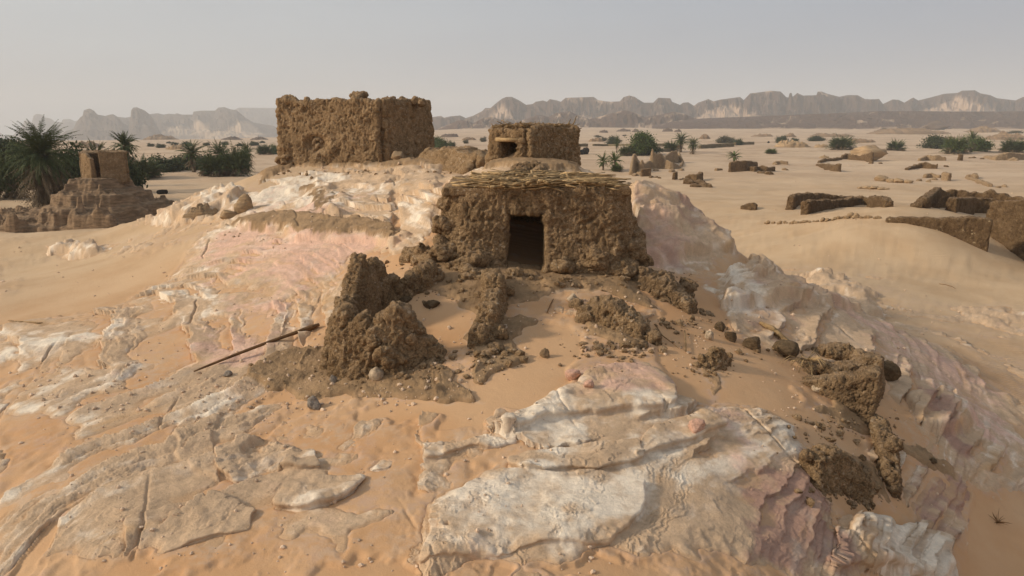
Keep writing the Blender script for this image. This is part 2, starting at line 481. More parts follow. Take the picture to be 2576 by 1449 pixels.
MUD = [
 ([(610,960),(700,900),(830,860),(860,870),(1090,910),(1210,1015),(1100,1020),(1050,1000),(890,990),(770,1005)],1.0,.012),
 ([(1160,850),(1190,800),(1290,790),(1370,800),(1300,850),(1310,900),(1200,960),(1190,900)],0.9,.01),
 ([(1050,650),(1110,620),(1290,665),(1400,680),(1590,700),(1640,780),(1500,740),(1350,745),(1300,770),(1200,800),(1100,720)],0.9,.015),
 ([(1430,800),(1500,750),(1590,800),(1650,850),(1620,890),(1480,850)],0.8,.012),
 ([(560,575),(700,545),(800,560),(930,570),(1010,590),(980,620),(900,600),(760,605),(700,585)],0.8,.008),
 ([(650,470),(800,400),(960,412),(1100,410),(1200,408),(1130,425),(900,425),(740,425)],0.9,.012),
 ([(750,490),(790,470),(860,510),(800,550)],0.7,.01),
 ([(1225,430),(1290,395),(1440,425),(1460,440),(1340,445)],0.9,.012),
 ([(1730,910),(1790,900),(1830,960),(1800,1010)],0.6,.01),
 ([(2000,1020),(2120,1000),(2200,1080),(2300,1110),(2420,1200),(2350,1190),(2230,1130),(2100,1060)],0.8,.012),
 ([(2020,1150),(2180,1130),(2260,1230),(2150,1260)],0.7,.012),
 ([(0,530),(180,510),(400,500),(390,530),(300,570),(100,572),(0,560)],0.7,.012),
]
WHITE = [
 ([(1230,1200),(1380,1130),(1700,1080),(1980,1080),(1960,1200),(1830,1300),(1850,1380),(1650,1400),(1400,1370),(1260,1449),(1040,1449),(1100,1300)],0.62,.04),
 ([(1340,1060),(1500,1010),(1640,1000),(1690,1040),(1560,1060),(1420,1090)],0.8,.02),
 ([(0,1020),(110,1040),(180,1080),(200,1130),(120,1230),(0,1330)],1.0,.03),
 ([(2080,1449),(2100,1330),(2250,1310),(2350,1330),(2400,1449)],0.9,.03),
 ([(1820,720),(1900,680),(2060,690),(2180,740),(2100,760),(1930,800),(1840,770)],0.7,.03),
 ([(300,570),(420,520),(600,460),(720,430),(880,425),(780,480),(700,530),(600,550)],1.2,.03),
 ([(620,500),(800,490),(900,520),(1080,500),(1080,540),(900,545),(700,545),(600,560)],.9,.02),
 ([(2430,1060),(2576,1100),(2576,1230),(2480,1240)],0.8,.03),
 ([(360,775),(400,735),(580,735),(560,790)],0.8,.02),
 ([(20,605),(60,595),(200,610),(262,632),(180,640),(60,625)],0.8,.02),
 ([(0,880),(200,880),(420,900),(420,960),(200,1000),(0,1020)],0.8,.04),
 ([(0,1330),(200,1150),(440,1060),(520,1090),(420,1180),(300,1300),(160,1449),(0,1449)],.55,.05),
 ([(440,980),(640,880),(740,800),(420,850),(200,900),(200,960)],.5,.04),
 ([(600,1330),(900,1220),(900,1250),(760,1290),(620,1360)],.5,.02),
 ([(500,640),(560,590),(700,600),(640,690),(480,700)],0.5,.03),
]
PINK = [
 ([(500,690),(560,590),(760,590),(1000,640),(880,700),(600,720)],0.8,.03),
 ([(1420,930),(1500,890),(1620,930),(1690,1000),(1560,1000)],0.9,.02),
 ([(560,740),(750,770),(730,810),(560,800)],0.7,.02),
 ([(1600,480),(1690,480),(1700,600),(1740,670),(1620,660)],0.45,.03),
 ([(2150,800),(2300,860),(2450,960),(2576,1060),(2576,1200),(2440,1100),(2300,960)],0.7,.03),
 ([(250,930),(420,850),(700,820),(620,920),(400,960)],0.6,.04),
 ([(1370,690),(1480,670),(1580,740),(1390,740)],0.9,.015),
 ([(1750,1030),(1850,1050),(1950,1150),(1850,1150)],0.5,.02),
 ([(520,560),(700,500),(900,540),(700,600)],0.5,.03),
]
LEDGE = [  # slabs with a broken edge: outline, height, softness of the edge
 ([(1280,1100),(1340,1068),(1500,1055),(1690,1047),(1697,990),(1620,935),(1500,950),(1380,1020)],.11,.004),
 ([(1060,1430),(1270,1402),(1420,1392),(1525,1372),(1600,1300),(1620,1230),(1450,1200),(1230,1215),(1090,1310)],.07,.005),
 ([(1600,1160),(1720,1130),(1800,1110),(1835,1075),(1760,1045),(1650,1095)],.09,.004),
 ([(1330,1205),(1500,1190),(1620,1165),(1600,1130),(1400,1150),(1300,1180)],.10,.004),
 ([(555,1203),(545,1130),(620,1100),(780,1150),(800,1187),(650,1200),(600,1218)],.09,.003),
 ([(1080,1167),(1170,1143),(1290,1117),(1280,1098),(1100,1130)],.09,.003),
 ([(905,1192),(980,1182),(1000,1160),(940,1160)],.06,.003),
 ([(700,1285),(740,1250),(800,1228),(905,1213),(880,1243),(830,1268),(760,1290)],.13,.004),
 ([(430,1090),(470,1060),(560,1045),(552,1130),(556,1222),(490,1205),(450,1160)],.05,.003),
 ([(330,1400),(400,1395),(620,1340),(640,1300),(480,1270),(340,1330)],.07,.003),
 ([(1810,775),(1840,690),(1900,670),(2060,690),(2190,745),(2207,775),(2150,792),(2000,768),(1880,785)],.30,.005),
 ([(1900,720),(2000,690),(2060,690),(2195,745),(2205,770),(2100,750)],.15,.004),
 ([(1590,470),(1690,478),(1715,505),(1790,520),(1845,595),(1843,640),(1700,665),(1590,665)],.32,.005),
 ([(1590,465),(1690,478),(1713,505),(1700,535),(1600,545)],.16,.005),
 ([(1600,560),(1720,560),(1800,560),(1840,610),(1700,610),(1600,600)],.18,.006),
 ([(285,580),(330,548),(470,505),(560,485),(610,495),(520,550),(420,567)],.45,.008),
 ([(560,567),(620,545),(800,550),(960,575),(1020,600),(990,622),(880,612),(760,607),(700,592)],.22,.004),
 ([(530,550),(560,520),(640,500),(800,440),(1100,430),(1100,565),(960,572),(800,545),(650,542)],.12,.006),
 ([(640,500),(700,455),(800,432),(1100,425),(1090,480),(900,480),(760,490)],.10,.006),
 ([(30,610),(60,594),(200,612),(265,636),(200,644),(100,630)],.40,.005),
 ([(755,520),(800,468),(875,515),(850,555)],.22,.012),
 ([(2300,1020),(2400,1000),(2445,1060),(2400,1105),(2320,1075)],.25,.006),
 ([(2085,1449),(2110,1330),(2250,1318),(2335,1335),(2400,1385),(2400,1449)],.16,.008),
 ([(0,1065),(110,1040),(195,1085),(130,1180),(0,1250)],-.12,.012),
 ([(38,1449),(64,1449),(152,1308),(138,1305)],-.16,.003),
 ([(988,440),(996,440),(1004,600),(994,600)],-.25,.002),
 ([(1200,1000),(1400,960),(1500,1000),(1350,1040)],.04,.004),
]
MAUVE = [
 ([(1600,540),(1720,550),(1845,610),(1845,665),(1740,670),(1620,660)],0.5,.03),

 ([(1930,1180),(2060,1180),(2120,1300),(2080,1400),(2000,1449),(1850,1449),(1850,1330)],0.9,.025),
 ([(2240,1130),(2330,1150),(2430,1240),(2430,1400),(2330,1330),(2270,1250)],0.9,.02),
 ([(2280,960),(2400,1040),(2440,1150),(2400,1260),(2330,1200),(2400,1150)],0.8,.015),
 ([(1830,790),(2100,760),(2200,800),(2100,830),(1880,830)],0.5,.03),
]

# ---------------------------------------------------------------- near grid
def build_terrain():
    naz = 1250
    az = np.linspace(R(-45), R(45), naz)
    q = np.linspace(1 / 4.6, 1 / 64.0, 980)
    rr = np.concatenate([1 / q])
    A, RR = np.meshgrid(az, rr)
    x = (np.sin(A) * RR).ravel(); y = (np.cos(A) * RR).ravel()
    u, v = to_uv(x, y)
    # base is smooth: evaluate on every 4th node and blend
    ia = np.arange(0, naz, 4); ia = np.append(ia[ia < naz - 1], naz - 1); ir = np.arange(0, len(rr), 4); ir = np.append(ir[ir < len(rr) - 1], len(rr) - 1)
    As, Rs = np.meshgrid(az[ia], rr[ir])
    bz = base_z((np.sin(As) * Rs).ravel(), (np.cos(As) * Rs).ravel()).reshape(len(ir), len(ia))
    bt = np.array([np.interp(np.arange(naz), ia, row) for row in bz])
    b = np.array([np.interp(np.arange(len(rr)), ir, bt[:, c]) for c in range(naz)]).T.ravel()
    xy = np.stack([x, y], 1)
    near = sstep(50, 34, RR.ravel())
    # warps
    n1 = fbm(xy * 0.28, 3, 11); n2 = fbm(xy * 1.1, 4, 21); n3 = fbm(xy * 4.0, 4, 31)
    jit = (fbm(np.stack([u, v], 1) * 9, 4, 5) + fbm(xy * 2.2, 3, 6) * 0.7).astype(F32) * 1.4
    def fields(L):
        m = np.zeros(len(u), F32)
        for pix, w, bl in L: m = np.maximum(m, w * poly_field(u, v, pix, bl, jit))
        return m
    WHITE[:] = [(p_, w_, bl_ * 2.2) for p_, w_, bl_ in WHITE]; PINK[:] = [(p_, w_, bl_ * 2) for p_, w_, bl_ in PINK]; MAUVE[:] = [(p_, w_, bl_ * 1.6) for p_, w_, bl_ in MAUVE]
    rock = fields(ROCK)
    rock = np.maximum(rock, 0); sand = fields(SAND); mud = fields(MUD)
    white = fields(WHITE); pink = fields(PINK); mauve = fields(MAUVE)
    # ---- rock surface: strata eroded into ledges
    shp = A.shape
    e = rock * 1.0 - sand * 1.0 - 0.16
    wl = np.logaddexp(0, (-x - 0.3) * 1.2) / 1.2 * sstep(26, 14, RR.ravel())          # beds tip over to the left there
    bed = b + 0.035 * x - 0.02 * y + 0.20 * n1 + 0.075 * n2 - 0.10 * wl - 0.85 * np.tanh((y - 9) / 3.8) * np.clip(wl / 3.0, 0, 1)
    bedr = bed + 0.030 * n3 + 0.012 * fbm(xy * 11, 3, 33, 0.6)
    S2 = bed.reshape(shp)
    gr = np.gradient(S2, axis=0) / np.gradient(RR, axis=0); ga = np.gradient(S2, axis=1) / (np.gradient(A, axis=1) * RR)
    gxx = (gr * np.sin(A) + ga * np.cos(A)).ravel(); gyy = (gr * np.cos(A) - ga * np.sin(A)).ravel()
    gl = np.hypot(gxx, gyy) + 0.05
    # beds of uneven thickness
    bedr = bedr + 0.10 * np.interp(bedr, np.arange(-60, 80) * 0.17, np.random.default_rng(5).uniform(-1, 1, 140)) 
    def terr(s, st, w, k):
        t = s / st; i = np.floor(t); f = t - i
        g = i + k * f + (1 - k) * sstep(1 - w, 1, f)
        return g * st - s + (1 - k) * 0.45 * st, f
    a_big = sstep(-0.04, 0.2, fbm(xy * 0.30 + 9, 4, 41) + 0.25 * n2)
    a2 = sstep(0.0, 0.22, fbm(xy * 0.5 + 4, 3, 43))
    a3 = sstep(-0.15, 0.2, fbm(xy * 1.6 + 14, 3, 44))
    t1, f1 = terr(bedr, 0.30, 0.05, 0.30)
    t2, f2 = terr(bedr + 0.05 * n2 + 0.11, 0.105, 0.06, 0.35)
    t3, f3 = terr(bedr + 0.02 * n3 + 0.012 * np.interp(bedr, np.arange(-400, 600) * 0.021, np.random.default_rng(6).uniform(-1, 1, 1000)), 0.030, 0.12, 0.3)
    RRf = RR.ravel()
    rz = b + a_big * t1 * 0.95 * np.minimum(1, 0.8 / gl) + a2 * t2 * 0.75 * sstep(30, 18, RRf) * np.minimum(1, .5 / gl) + a3 * t3 * 0.95 * sstep(17, 10, RRf) * np.minimum(1, .35 / gl)
    rz += 0.10 * fbm(xy * 0.55, 3, 51) + 0.055 * fbm(xy * 1.5, 3, 53)
    st = np.stack([x * 0.9, y * 0.9, bed * 13], 1)      # flaky grain along the bedding
    gm = 0.35 + 0.65 * sstep(-0.1, 0.25, fbm(xy * 0.45 + 77, 3, 65))
    rz += gm * (0.024 * fbm(st, 5, 61, 0.58) + 0.006 * fbm(xy * 14, 4, 63, 0.6))
    # joints
    jw = xy @ np.array([[0.93, -0.36], [0.36, 0.93]]) + 0.5 * n1[:, None] + 0.12 * n2[:, None]
    cr = np.abs(((jw[:, 0] / 2.9) % 1) - 0.5) * 2.9
    cm = sstep(0.0, 0.25, fbm(xy * 0.3 + 31, 2, 71))
    rz -= 0.09 * np.exp(-(cr / 0.018) ** 2) * cm
    # the outcrop stands proud of, or dips below, the blown sand
    nm = 0.55 * fbm(xy * 0.7, 4, 87) + 0.22 * n3
    en = e + nm
    rz += 0.07 * sstep(-0.2, 0.9, en) - 0.42 * sstep(0.10, -0.85, en)
    lft = np.zeros(len(x)); lo = np.zeros(len(x)); lox = np.zeros(len(x)); loy = np.zeros(len(x))
    jit2 = (fbm(xy * 1.0, 5, 201, .47) * 1.1).astype(F32)
    for pix, hgt, bl in LEDGE:
        rel = 0.016 / bl
        m = poly_field(u, v, pix, bl, jit2 * rel)
        lft += m * hgt * (lerp(0.95, 0.8, sstep(9, 14, RR.ravel())) if hgt > 0 else 1.0) * (0.75 + 0.5 * sstep(-.2, .2, n2))
        if hgt > 0.05:
            m2 = m.reshape(shp)
            gr_ = np.gradient(m2, axis=0) / np.gradient(RR, axis=0); ga_ = np.gradient(m2, axis=1) / (np.gradient(A, axis=1) * RR)
            mx = (gr_ * np.sin(A) + ga_ * np.cos(A)).ravel(); my = (gr_ * np.cos(A) - ga_ * np.sin(A)).ravel()
            g_ = np.hypot(mx, my) + 1e-6
            k = sstep(.25, .8, m) * (g_ > 0.02) * min(.09, hgt * .5) * sstep(17, 9, RR.ravel())
            lox -= mx / g_ * k; loy -= my / g_ * k
    rz += lft
    # ---- sand fill: smooth drifts; long low ridges on the right
    dn = fbm(np.stack([x * 0.10 + y * 0.02, y * 0.2], 1), 3, 81)
    sz_f = b + 0.05 * fbm(xy * 0.35, 2, 83) + 0.50 * dn * sstep(22, 40, RR.ravel()) + 0.012 * fbm(xy * 1.6, 3, 85)
    # sand thins out over shallow rock and swells before it
    dd = rz - sz_f
    sz_f = sz_f - 0.02 + 0.05 * sstep(-0.14, -0.01, dd) * (1 - sstep(-0.01, 0.06, dd))
    # mud melt laid over both
    mrag = mud + 0.30 * fbm(xy * 2.4, 4, 90, .6) * (mud > 0.01)
    mz = np.maximum(rz * 0.62 + b * 0.38, sz_f - 0.05) + np.clip((mrag - 0.33) * 0.24, -0.2, 0.11) + 0.07 * sstep(.5, .8, mrag) * sstep(13, 18, RR.ravel()) + 0.045 * fbm(xy * 1.3, 4, 91) + 0.035 * fbm(xy * 4.5, 4, 93, 0.62) + 0.016 * fbm(xy * 16, 3, 95, 0.7)
    mz = np.where(mud > 0.02, mz, -99)
    rz = rz - (1 - near) * 1.2
    mudw = sstep(-0.015, 0.015, mz - rz)
    rk = np.maximum(rz, mz)
    vis = np.maximum(rk, sz_f)
    # ---- overhanging lips: rock pushed out over the risers
    lip = lambda f, w: sstep(1 - w * 0.5, 1, f) + (1 - sstep(0.0, 0.22, f)) * (f < 0.5)
    o = (0.07 * a_big * lip(f1, 0.05) + 0.03 * a2 * lip(f2, 0.10)) * (1 - mudw) * near * np.minimum(1, gl / 0.12)
    # cliff faces weather back bed by bed
    o = o + 0.18 * fbm(np.stack([x * .25, y * .25, bedr * 6.5], 1), 5, 221, 0.64) * sstep(.28, .6, gl) * (1 - mudw) * near
    ox = -gxx / gl * o + lox * (1 - mudw) * near; oy = -gyy / gl * o + loy * (1 - mudw) * near
    keep = (rk > sz_f - 0.10) & (RR.ravel() < 62)
    # ---- colours (the stone's own: bands, stains and dust)
    C = lambda *c: np.array(c, F32)
    bandn = fbm(np.stack([x * .3, y * .3, bed * 3.2], 1), 4, 101)
    streakc = fbm(np.stack([x * .7, y * .7, bed * 15], 1), 4, 102, 0.6)
    patch = fbm(xy * 0.8, 5, 103, 0.6); fine = fbm(xy * 5.5, 4, 105, 0.65)
    tan = C(.57, .40, .26); whit = C(.80, .69, .56); pnk = C(.66, .42, .32); mve = C(.41, .25, .185); och = C(.54, .32, .15); grey = C(.58, .48, .39)
    col = np.tile(tan, (len(x), 1))
    def blend(col, c, m): return col + (c - col) * np.clip(m, 0, 1)[:, None]
    wn = white * 0.80 + 1.1 * patch + 0.9 * bandn + 0.8 * streakc + 0.35 * fine - 0.10
    col = blend(col, whit, sstep(0.1, 0.75, wn) * 0.88)
    col = blend(col, pnk, sstep(0.2, 0.9, pink * 1.1 + 0.8 * fbm(xy * .7 + 50, 4, 107) + 0.3 * fine) * 0.85)
    col = blend(col, mve, sstep(0.3, 0.8, mauve + 0.5 * fbm(xy * 1.1, 4, 109) + 0.1 * fine))
    col = blend(col, och, sstep(0.16, 0.5, fbm(np.stack([x * .5, y * .5, bed * 7], 1) + 20, 4, 111)) * 0.6)
    col = blend(col, grey, sstep(0.12, 0.5, fbm(np.stack([x * 1.2, y * 1.2, bed * 6], 1) + 70, 4, 113)) * 0.55)
    col *= (1 + 0.30 * streakc)[:, None]
    col *= (1 + 0.22 * fine + 0.13 * fbm(xy * 18, 2, 115))[:, None]
    mcol = C(.30, .195, .108) * (1 + 0.5 * fbm(xy * 1.2, 4, 117)[:, None] + 0.3 * fbm(xy * 7, 3, 119)[:, None])
    mcol = blend(mcol, C(.40, .26, .15), sstep(0.05, 0.4, fbm(xy * 2.1 + 5, 4, 121)) * 0.7)
    col = col + (mcol - col) * mudw[:, None]
    V = np.stack([x + ox, y + oy, rk], 1)
    Q = grid_faces(len(rr), naz, keep)
    V2, Q2, at = compact(V, Q, {'stone': np.clip(col, .02, .9), 'mud': mudw.astype(F32), 'veneer': sstep(0.10, 0.0, rk - sz_f).astype(F32)})
    me = np_mesh('rock_outcrop', V2, Q2, True, at)
    ro = link('rock_outcrop', me, M['rock']); tag(ro, kind='structure')
    # ---- sand sheet: near part from the same nodes, then out to the horizon
    js = slice(0, None, 2)
    az_s = az[js]; rr_n = rr[js]
    szn = sz_f.reshape(A.shape)[js, js]
    rkn = rk.reshape(A.shape)[js, js]
    thin_n = (sstep(-0.13, -0.01, rk - sz_f) * near).reshape(A.shape)[js, js]
    q2 = np.exp(np.linspace(math.log(64.6), math.log(9000), 420))
    A2, R2 = np.meshgrid(az_s, q2)
    x2 = (np.sin(A2) * R2).ravel(); y2 = (np.cos(A2) * R2).ravel()
    b2 = base_z(x2, y2)
    dn2 = fbm(np.stack([x2 * 0.10 + y2 * 0.02, y2 * 0.2], 1), 3, 81)
    s2 = b2 + 0.05 * fbm(np.stack([x2, y2], 1) * 0.35, 2, 83) + 0.50 * dn2 + 0.9 * fbm(np.stack([x2 * .03, y2 * .045], 1), 3, 88) * sstep(64, 110, R2.ravel())
    s2 += sstep(200, 600, R2.ravel()) * (2.2 * fbm(np.stack([x2 * .004, y2 * .006], 1), 4, 89))
    # apron: coarse ring all the way round, and under the camera
    rr_all = np.concatenate([rr_n, q2])
    Xs = np.outer(rr_all, np.sin(az_s)); Ys = np.outer(rr_all, np.cos(az_s))
    Zs = np.concatenate([szn.reshape(len(rr_n), -1), s2.reshape(len(q2), -1)], 0)
    global GZ
    vis_n = np.maximum(szn, rkn)
    GZ = (az_s, rr_all, np.concatenate([vis_n, s2.reshape(len(q2), -1)], 0), Zs)
    Vs = np.stack([Xs.ravel(), Ys.ravel(), Zs.ravel()], 1); Qs = grid_faces(len(rr_all), len(az_s))
    azo = np.linspace(R(45), R(315), 110); ro_ = np.concatenate([[0.02, 1, 2, 3, 4.6], np.exp(np.linspace(math.log(6), math.log(9000), 60))])
    Ao, Ro = np.meshgrid(azo, ro_)
    xo = (np.sin(Ao) * Ro).ravel(); yo = (np.cos(Ao) * Ro).ravel()
    Vo = np.stack([xo, yo, base_z(xo, yo) - 0.02], 1); Qo = grid_faces(len(ro_), len(azo))
    azi = np.linspace(R(-45), R(45), 80); ri = np.array([0.02, 1, 2, 3, 4, 4.66])
    Ai, Ri = np.meshgrid(azi, ri); xi = (np.sin(Ai) * Ri).ravel(); yi = (np.cos(Ai) * Ri).ravel()
    Vi = np.stack([xi, yi, base_z(xi, yi) - 0.02], 1); Qi = grid_faces(len(ri), len(azi))
    Va = np.concatenate([Vs, Vo, Vi]); Qa = np.concatenate([Qs, Qo + len(Vs), Qi + len(Vs) + len(Vo)])
    thin = np.zeros(len(Va), F32); thin[:thin_n.size] = thin_n.ravel()
    me = np_mesh('ground', Va, Qa, True, {'thin': thin})
    g = link('ground', me, M['sand']); tag(g, kind='structure')

def ground_z(x, y, sand=False):
    az, rr, Z, Zs = GZ
    if sand: Z = Zs
    a = math.atan2(x, y); r = math.hypot(x, y)
    c = min(max((a - az[0]) / (az[1] - az[0]), 0), len(az) - 1.001); c0 = int(c); fc = c - c0
    k = int(np.clip(np.searchsorted(rr, r) - 1, 0, len(rr) - 2)); fr = min(max((r - rr[k]) / (rr[k + 1] - rr[k]), 0), 1)
    return float((Z[k, c0] * (1 - fc) + Z[k, c0 + 1] * fc) * (1 - fr) + (Z[k + 1, c0] * (1 - fc) + Z[k + 1, c0 + 1] * fc) * fr)

def ghit(px, py, dmin=4.8, dmax=3000.0):
    """where the sight line through a picture spot meets the finished ground"""
    r = ray(px, py); r = r / r[1]
    prev = None
    for d in np.exp(np.linspace(math.log(dmin), math.log(dmax), 1400)):
        z = CAMZ + r[2] * d - ground_z(r[0] * d, d)
        if z <= 0:
            if prev is None: break
            t = prev[1] / (prev[1] - z); d = prev[0] + (d - prev[0]) * t
            break
        prev = (d, z)
    return np.array([r[0] * d, d, ground_z(r[0] * d, d)])
# ================================================================ mountains on the horizon
SKY_L = [(-260,330),(-180,300),(-120,285),(-60,312),(-20,326),(0,334),(18,343),(30,340),(60,318),(65,306),(72,306),(84,309),(90,295),(99,290),(113,292),(116,298),(132,301),(143,309),(158,309),(162,303),(180,302),(192,307),(204,304),(230,320),(300,350)]
SKY_B = [(130,352),(165,330),(185,325),(195,310),(207,298),(213,295),(218,282),(233,278),(243,283),(251,292),(270,295),(282,292),(290,291),(300,297),(312,312),(325,318),(333,297),(336,283),(342,276),(351,275),(369,282),(381,291),(388,300),(395,318),(405,335),(420,352)]
SKY_C = [(290,350),(300,297),(320,299),(380,291),(402,289),(417,292),(429,290),(444,291),(450,289),(462,292),(489,292),(492,285),(510,283),(546,283),(555,276),(570,275),(585,280),(600,282),(622,300),(640,310),(690,318),(720,335)]
SKY_D = [(540,340),(580,290),(596,280),(606,276),(708,277),(760,278),(850,285),(950,300),(1040,310),(1100,325)]
SKY_E = [(1040,330),(1070,305),(1087,298),(1110,295),(1118,299),(1134,296),(1158,294),(1172,300),(1190,295),(1214,284),(1221,277),(1235,277),(1246,268),(1263,256),(1274,252),(1288,252),(1305,260),(1323,270),(1340,268),(1347,263),(1365,260),(1375,263),(1382,257),(1400,260),(1410,263),(1421,254),(1491,252),(1502,259),(1522,262),(1535,263),(1557,262),(1565,253),(1580,249),(1592,252),(1607,260),(1617,265),(1640,265),(1652,254),(1682,255),(1687,263),(1707,270),(1715,265),(1727,264),(1742,272),(1752,265),(1777,257),(1790,262),(1807,258),(1840,254),(1855,252),(1865,259),(1880,244),(1890,243),(1900,242),(1930,238),(1955,240),(1971,253),(1976,253),(1978,243),(1983,243),(1986,252),(1997,243),(2012,249),(2045,248),(2047,240),(2057,240),(2072,245),(2102,252),(2122,248),(2147,248),(2167,257),(2182,258),(2202,257),(2213,268),(2235,258),(2251,259),(2266,265),(2280,257),(2287,254),(2300,260),(2330,253),(2362,245),(2395,243),(2405,238),(2437,237),(2452,244),(2477,248),(2495,255),(2515,257),(2542,260),(2560,252),(2576,257),(2640,250),(2720,262),(2800,255),(2900,270)]
SKY_G = [(1080,332),(1120,318),(1150,306),(1175,303),(1190,312),(1215,300),(1240,296),(1262,305),(1290,311),(1330,300),(1352,292),(1380,297),(1400,288),(1432,284),(1450,292),(1480,302),(1510,296),(1540,288),(1570,282),(1592,286),(1620,297),(1660,292),(1690,285),(1720,290),(1745,300),(1780,306),(1820,318),(1850,326)]
SKY_F = [(1640,318),(1700,306),(1780,300),(1900,296),(2000,292),(2120,288),(2200,284),(2300,284),(2400,285),(2480,285),(2560,284),(2700,280),(2900,290)]

def hills(name, sky, dist, depth, foot_y, mat, seed, drifts=(), drift_amt=0.0, cliff=0.55, bias=()):
    sky = np.array(sky, float)
    px = np.arange(sky[0, 0], sky[-1, 0], 0.8)
    top = np.interp(px, sky[:, 0], sky[:, 1])
    foot = np.interp(px, [p[0] for p in foot_y], [p[1] for p in foot_y])
    nt_ = 74
    t = np.linspace(0, 1.25, nt_)
    PX, T = np.meshgrid(px, t)
    D = dist - depth + depth * T
    X = (PX - CX) / FPX / _cp * D * 1.0
    X = (PX - CX) / FPX * D / (_cp + (CY - HORY) / FPX * _sp)
    zfoot = CAMZ - (foot - HORY) / FPX * (dist - depth) * 1.0 - 3.0
    ztop = CAMZ + (HORY - top) / FPX * dist / (_cp + (CY - HORY) / FPX * _sp) ** 0 * 1.03
    TP = np.broadcast_to(top, PX.shape)
    pn = np.stack([PX.ravel() * 0.013 + T.ravel() * 1.1, T.ravel() * 3.4], 1)
    wob = fbm(pn, 4, seed).reshape(PX.shape)
    wob2 = fbm(pn * 3.1, 4, seed + 3, mode='ridge').reshape(PX.shape)
    s = np.clip(T + 0.16 * wob + 0.10 * (wob2 - .3) * (T < 1), 0, 1.3)
    prof = 0.42 * sstep(0, cliff + 0.1, s) + 0.58 * sstep(cliff, 0.98, s)
    prof = np.where(T < 0.97, np.minimum(prof, 0.985), prof)
    prof = np.where(T > 0.97, 1 - 0.6 * sstep(1.0, 1.25, T), prof)
    crest = (np.abs(T - 0.985) < 0.03)
    prof = np.where(crest, 1.0, prof)
    H = (ztop - zfoot)[None]
    Z = zfoot[None] + H * prof
    fade = (T < 0.96)
    big = fbm(np.stack([X.ravel(), D.ravel() * 1.5], 1) * 0.007, 4, seed + 31).reshape(PX.shape)
    Z = Z - np.where(fade, np.maximum(0, .12 + big) * 0.8 * H * np.sin(np.clip(T, 0, 1) * math.pi), 0)
    det = fbm(np.stack([X.ravel(), D.ravel(), Z.ravel() * 2], 1) * 0.02, 5, seed + 9, 0.55, mode='ridge').reshape(PX.shape)
    Z = Z - np.where(fade, np.maximum(0, 0.55 - det) * 0.30 * H * np.sin(np.clip(T, 0, 1) * math.pi), 0)
    # strata benches
    stp = np.maximum(H * 0.12, 1.0)
    q = Z / stp; fq = q - np.floor(q)
    Z = np.where(fade, lerp(Z, (np.floor(q) + sstep(.55, 1, fq)) * stp, 0.3 * sstep(0.2, 0.5, T)), Z)
    Z -= 4.0 * sstep(0.06, 0, T)
    gx = np.gradient(Z, axis=1) / np.maximum(np.gradient(X, axis=1), 1e-3); gd = np.gradient(Z, axis=0) / np.gradient(D, axis=0)
    slope = np.hypot(gx, gd)
    pxn = fbm(np.stack([PX.ravel() * .03, T.ravel() * 4], 1), 5, seed + 21).reshape(PX.shape)
    yscr = HORY - (Z - CAMZ) / D * FPX
    dbias = sum(a_ * np.exp(-((PX - c_) / w_) ** 2) for c_, w_, a_ in bias) if bias else 0.0
    dr = sstep(0.0, 0.25, pxn + drift_amt + dbias * (1.15 - T) - 0.35 * sstep(0.5, 1.3, slope)) * (drift_amt > -0.9)
    dr = np.maximum(dr, sstep(0.10, 0.0, T - 0.05 * wob))
    for (cx_, y0, y1, hw0, hw1) in drifts:      # sand aprons blown against the slope: narrow at the top
        k = np.clip((yscr - y0) / (y1 - y0), 0, 1)
        m = sstep(0, 14, (hw0 + (hw1 - hw0) * k) * (1 + .35 * wob) - np.abs(PX - cx_)) * sstep(y0 - 2, y0 + 2, yscr) * sstep(y1 + 3, y1 - 3, yscr)
        dr = np.maximum(dr, m)
    V = np.stack([X.ravel(), D.ravel(), Z.ravel()], 1)
    me = np_mesh(name, V, grid_faces(nt_, len(px)), True, {'drift': np.clip(dr, 0, 1).ravel()})
    o = link(name, me, mat); tag(o, kind='structure')
    return o

def build_hills():
    fl = [(-300, 352), (420, 354), (720, 352), (1100, 345)]
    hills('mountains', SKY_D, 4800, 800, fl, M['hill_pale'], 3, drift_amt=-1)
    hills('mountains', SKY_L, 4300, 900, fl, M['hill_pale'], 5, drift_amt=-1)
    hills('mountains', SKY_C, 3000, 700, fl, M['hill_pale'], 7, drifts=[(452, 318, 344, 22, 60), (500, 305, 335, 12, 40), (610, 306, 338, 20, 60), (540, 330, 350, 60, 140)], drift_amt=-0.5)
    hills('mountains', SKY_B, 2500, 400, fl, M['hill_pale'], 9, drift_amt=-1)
    fr = [(1000, 340), (1300, 328), (1700, 322), (2000, 316), (2576, 316), (2900, 316)]
    hills('mountains', SKY_E, 2100, 650, fr, M['hill'], 11,
          drifts=[(1262, 260, 300, 3, 40), (1500, 300, 320, 60, 180), (1440, 253, 262, 8, 20), (1830, 270, 305, 20, 110), (2400, 247, 287, 6, 110), (2250, 300, 316, 90, 260)], drift_amt=-0.16, cliff=.68, bias=((1450, 330, .42), (1840, 90, .2), (2400, 120, .2)))
    hills('foothills', SKY_G, 1400, 240, [(1000, 338), (1300, 330), (1700, 324), (1900, 322)], M['hill'], 19, drift_amt=0.02, cliff=0.75)
    hills('foothills', SKY_F, 1350, 260, [(1600, 322), (2000, 318), (2576, 318), (2900, 318)], M['hill'], 13, drift_amt=-0.22, cliff=0.4)
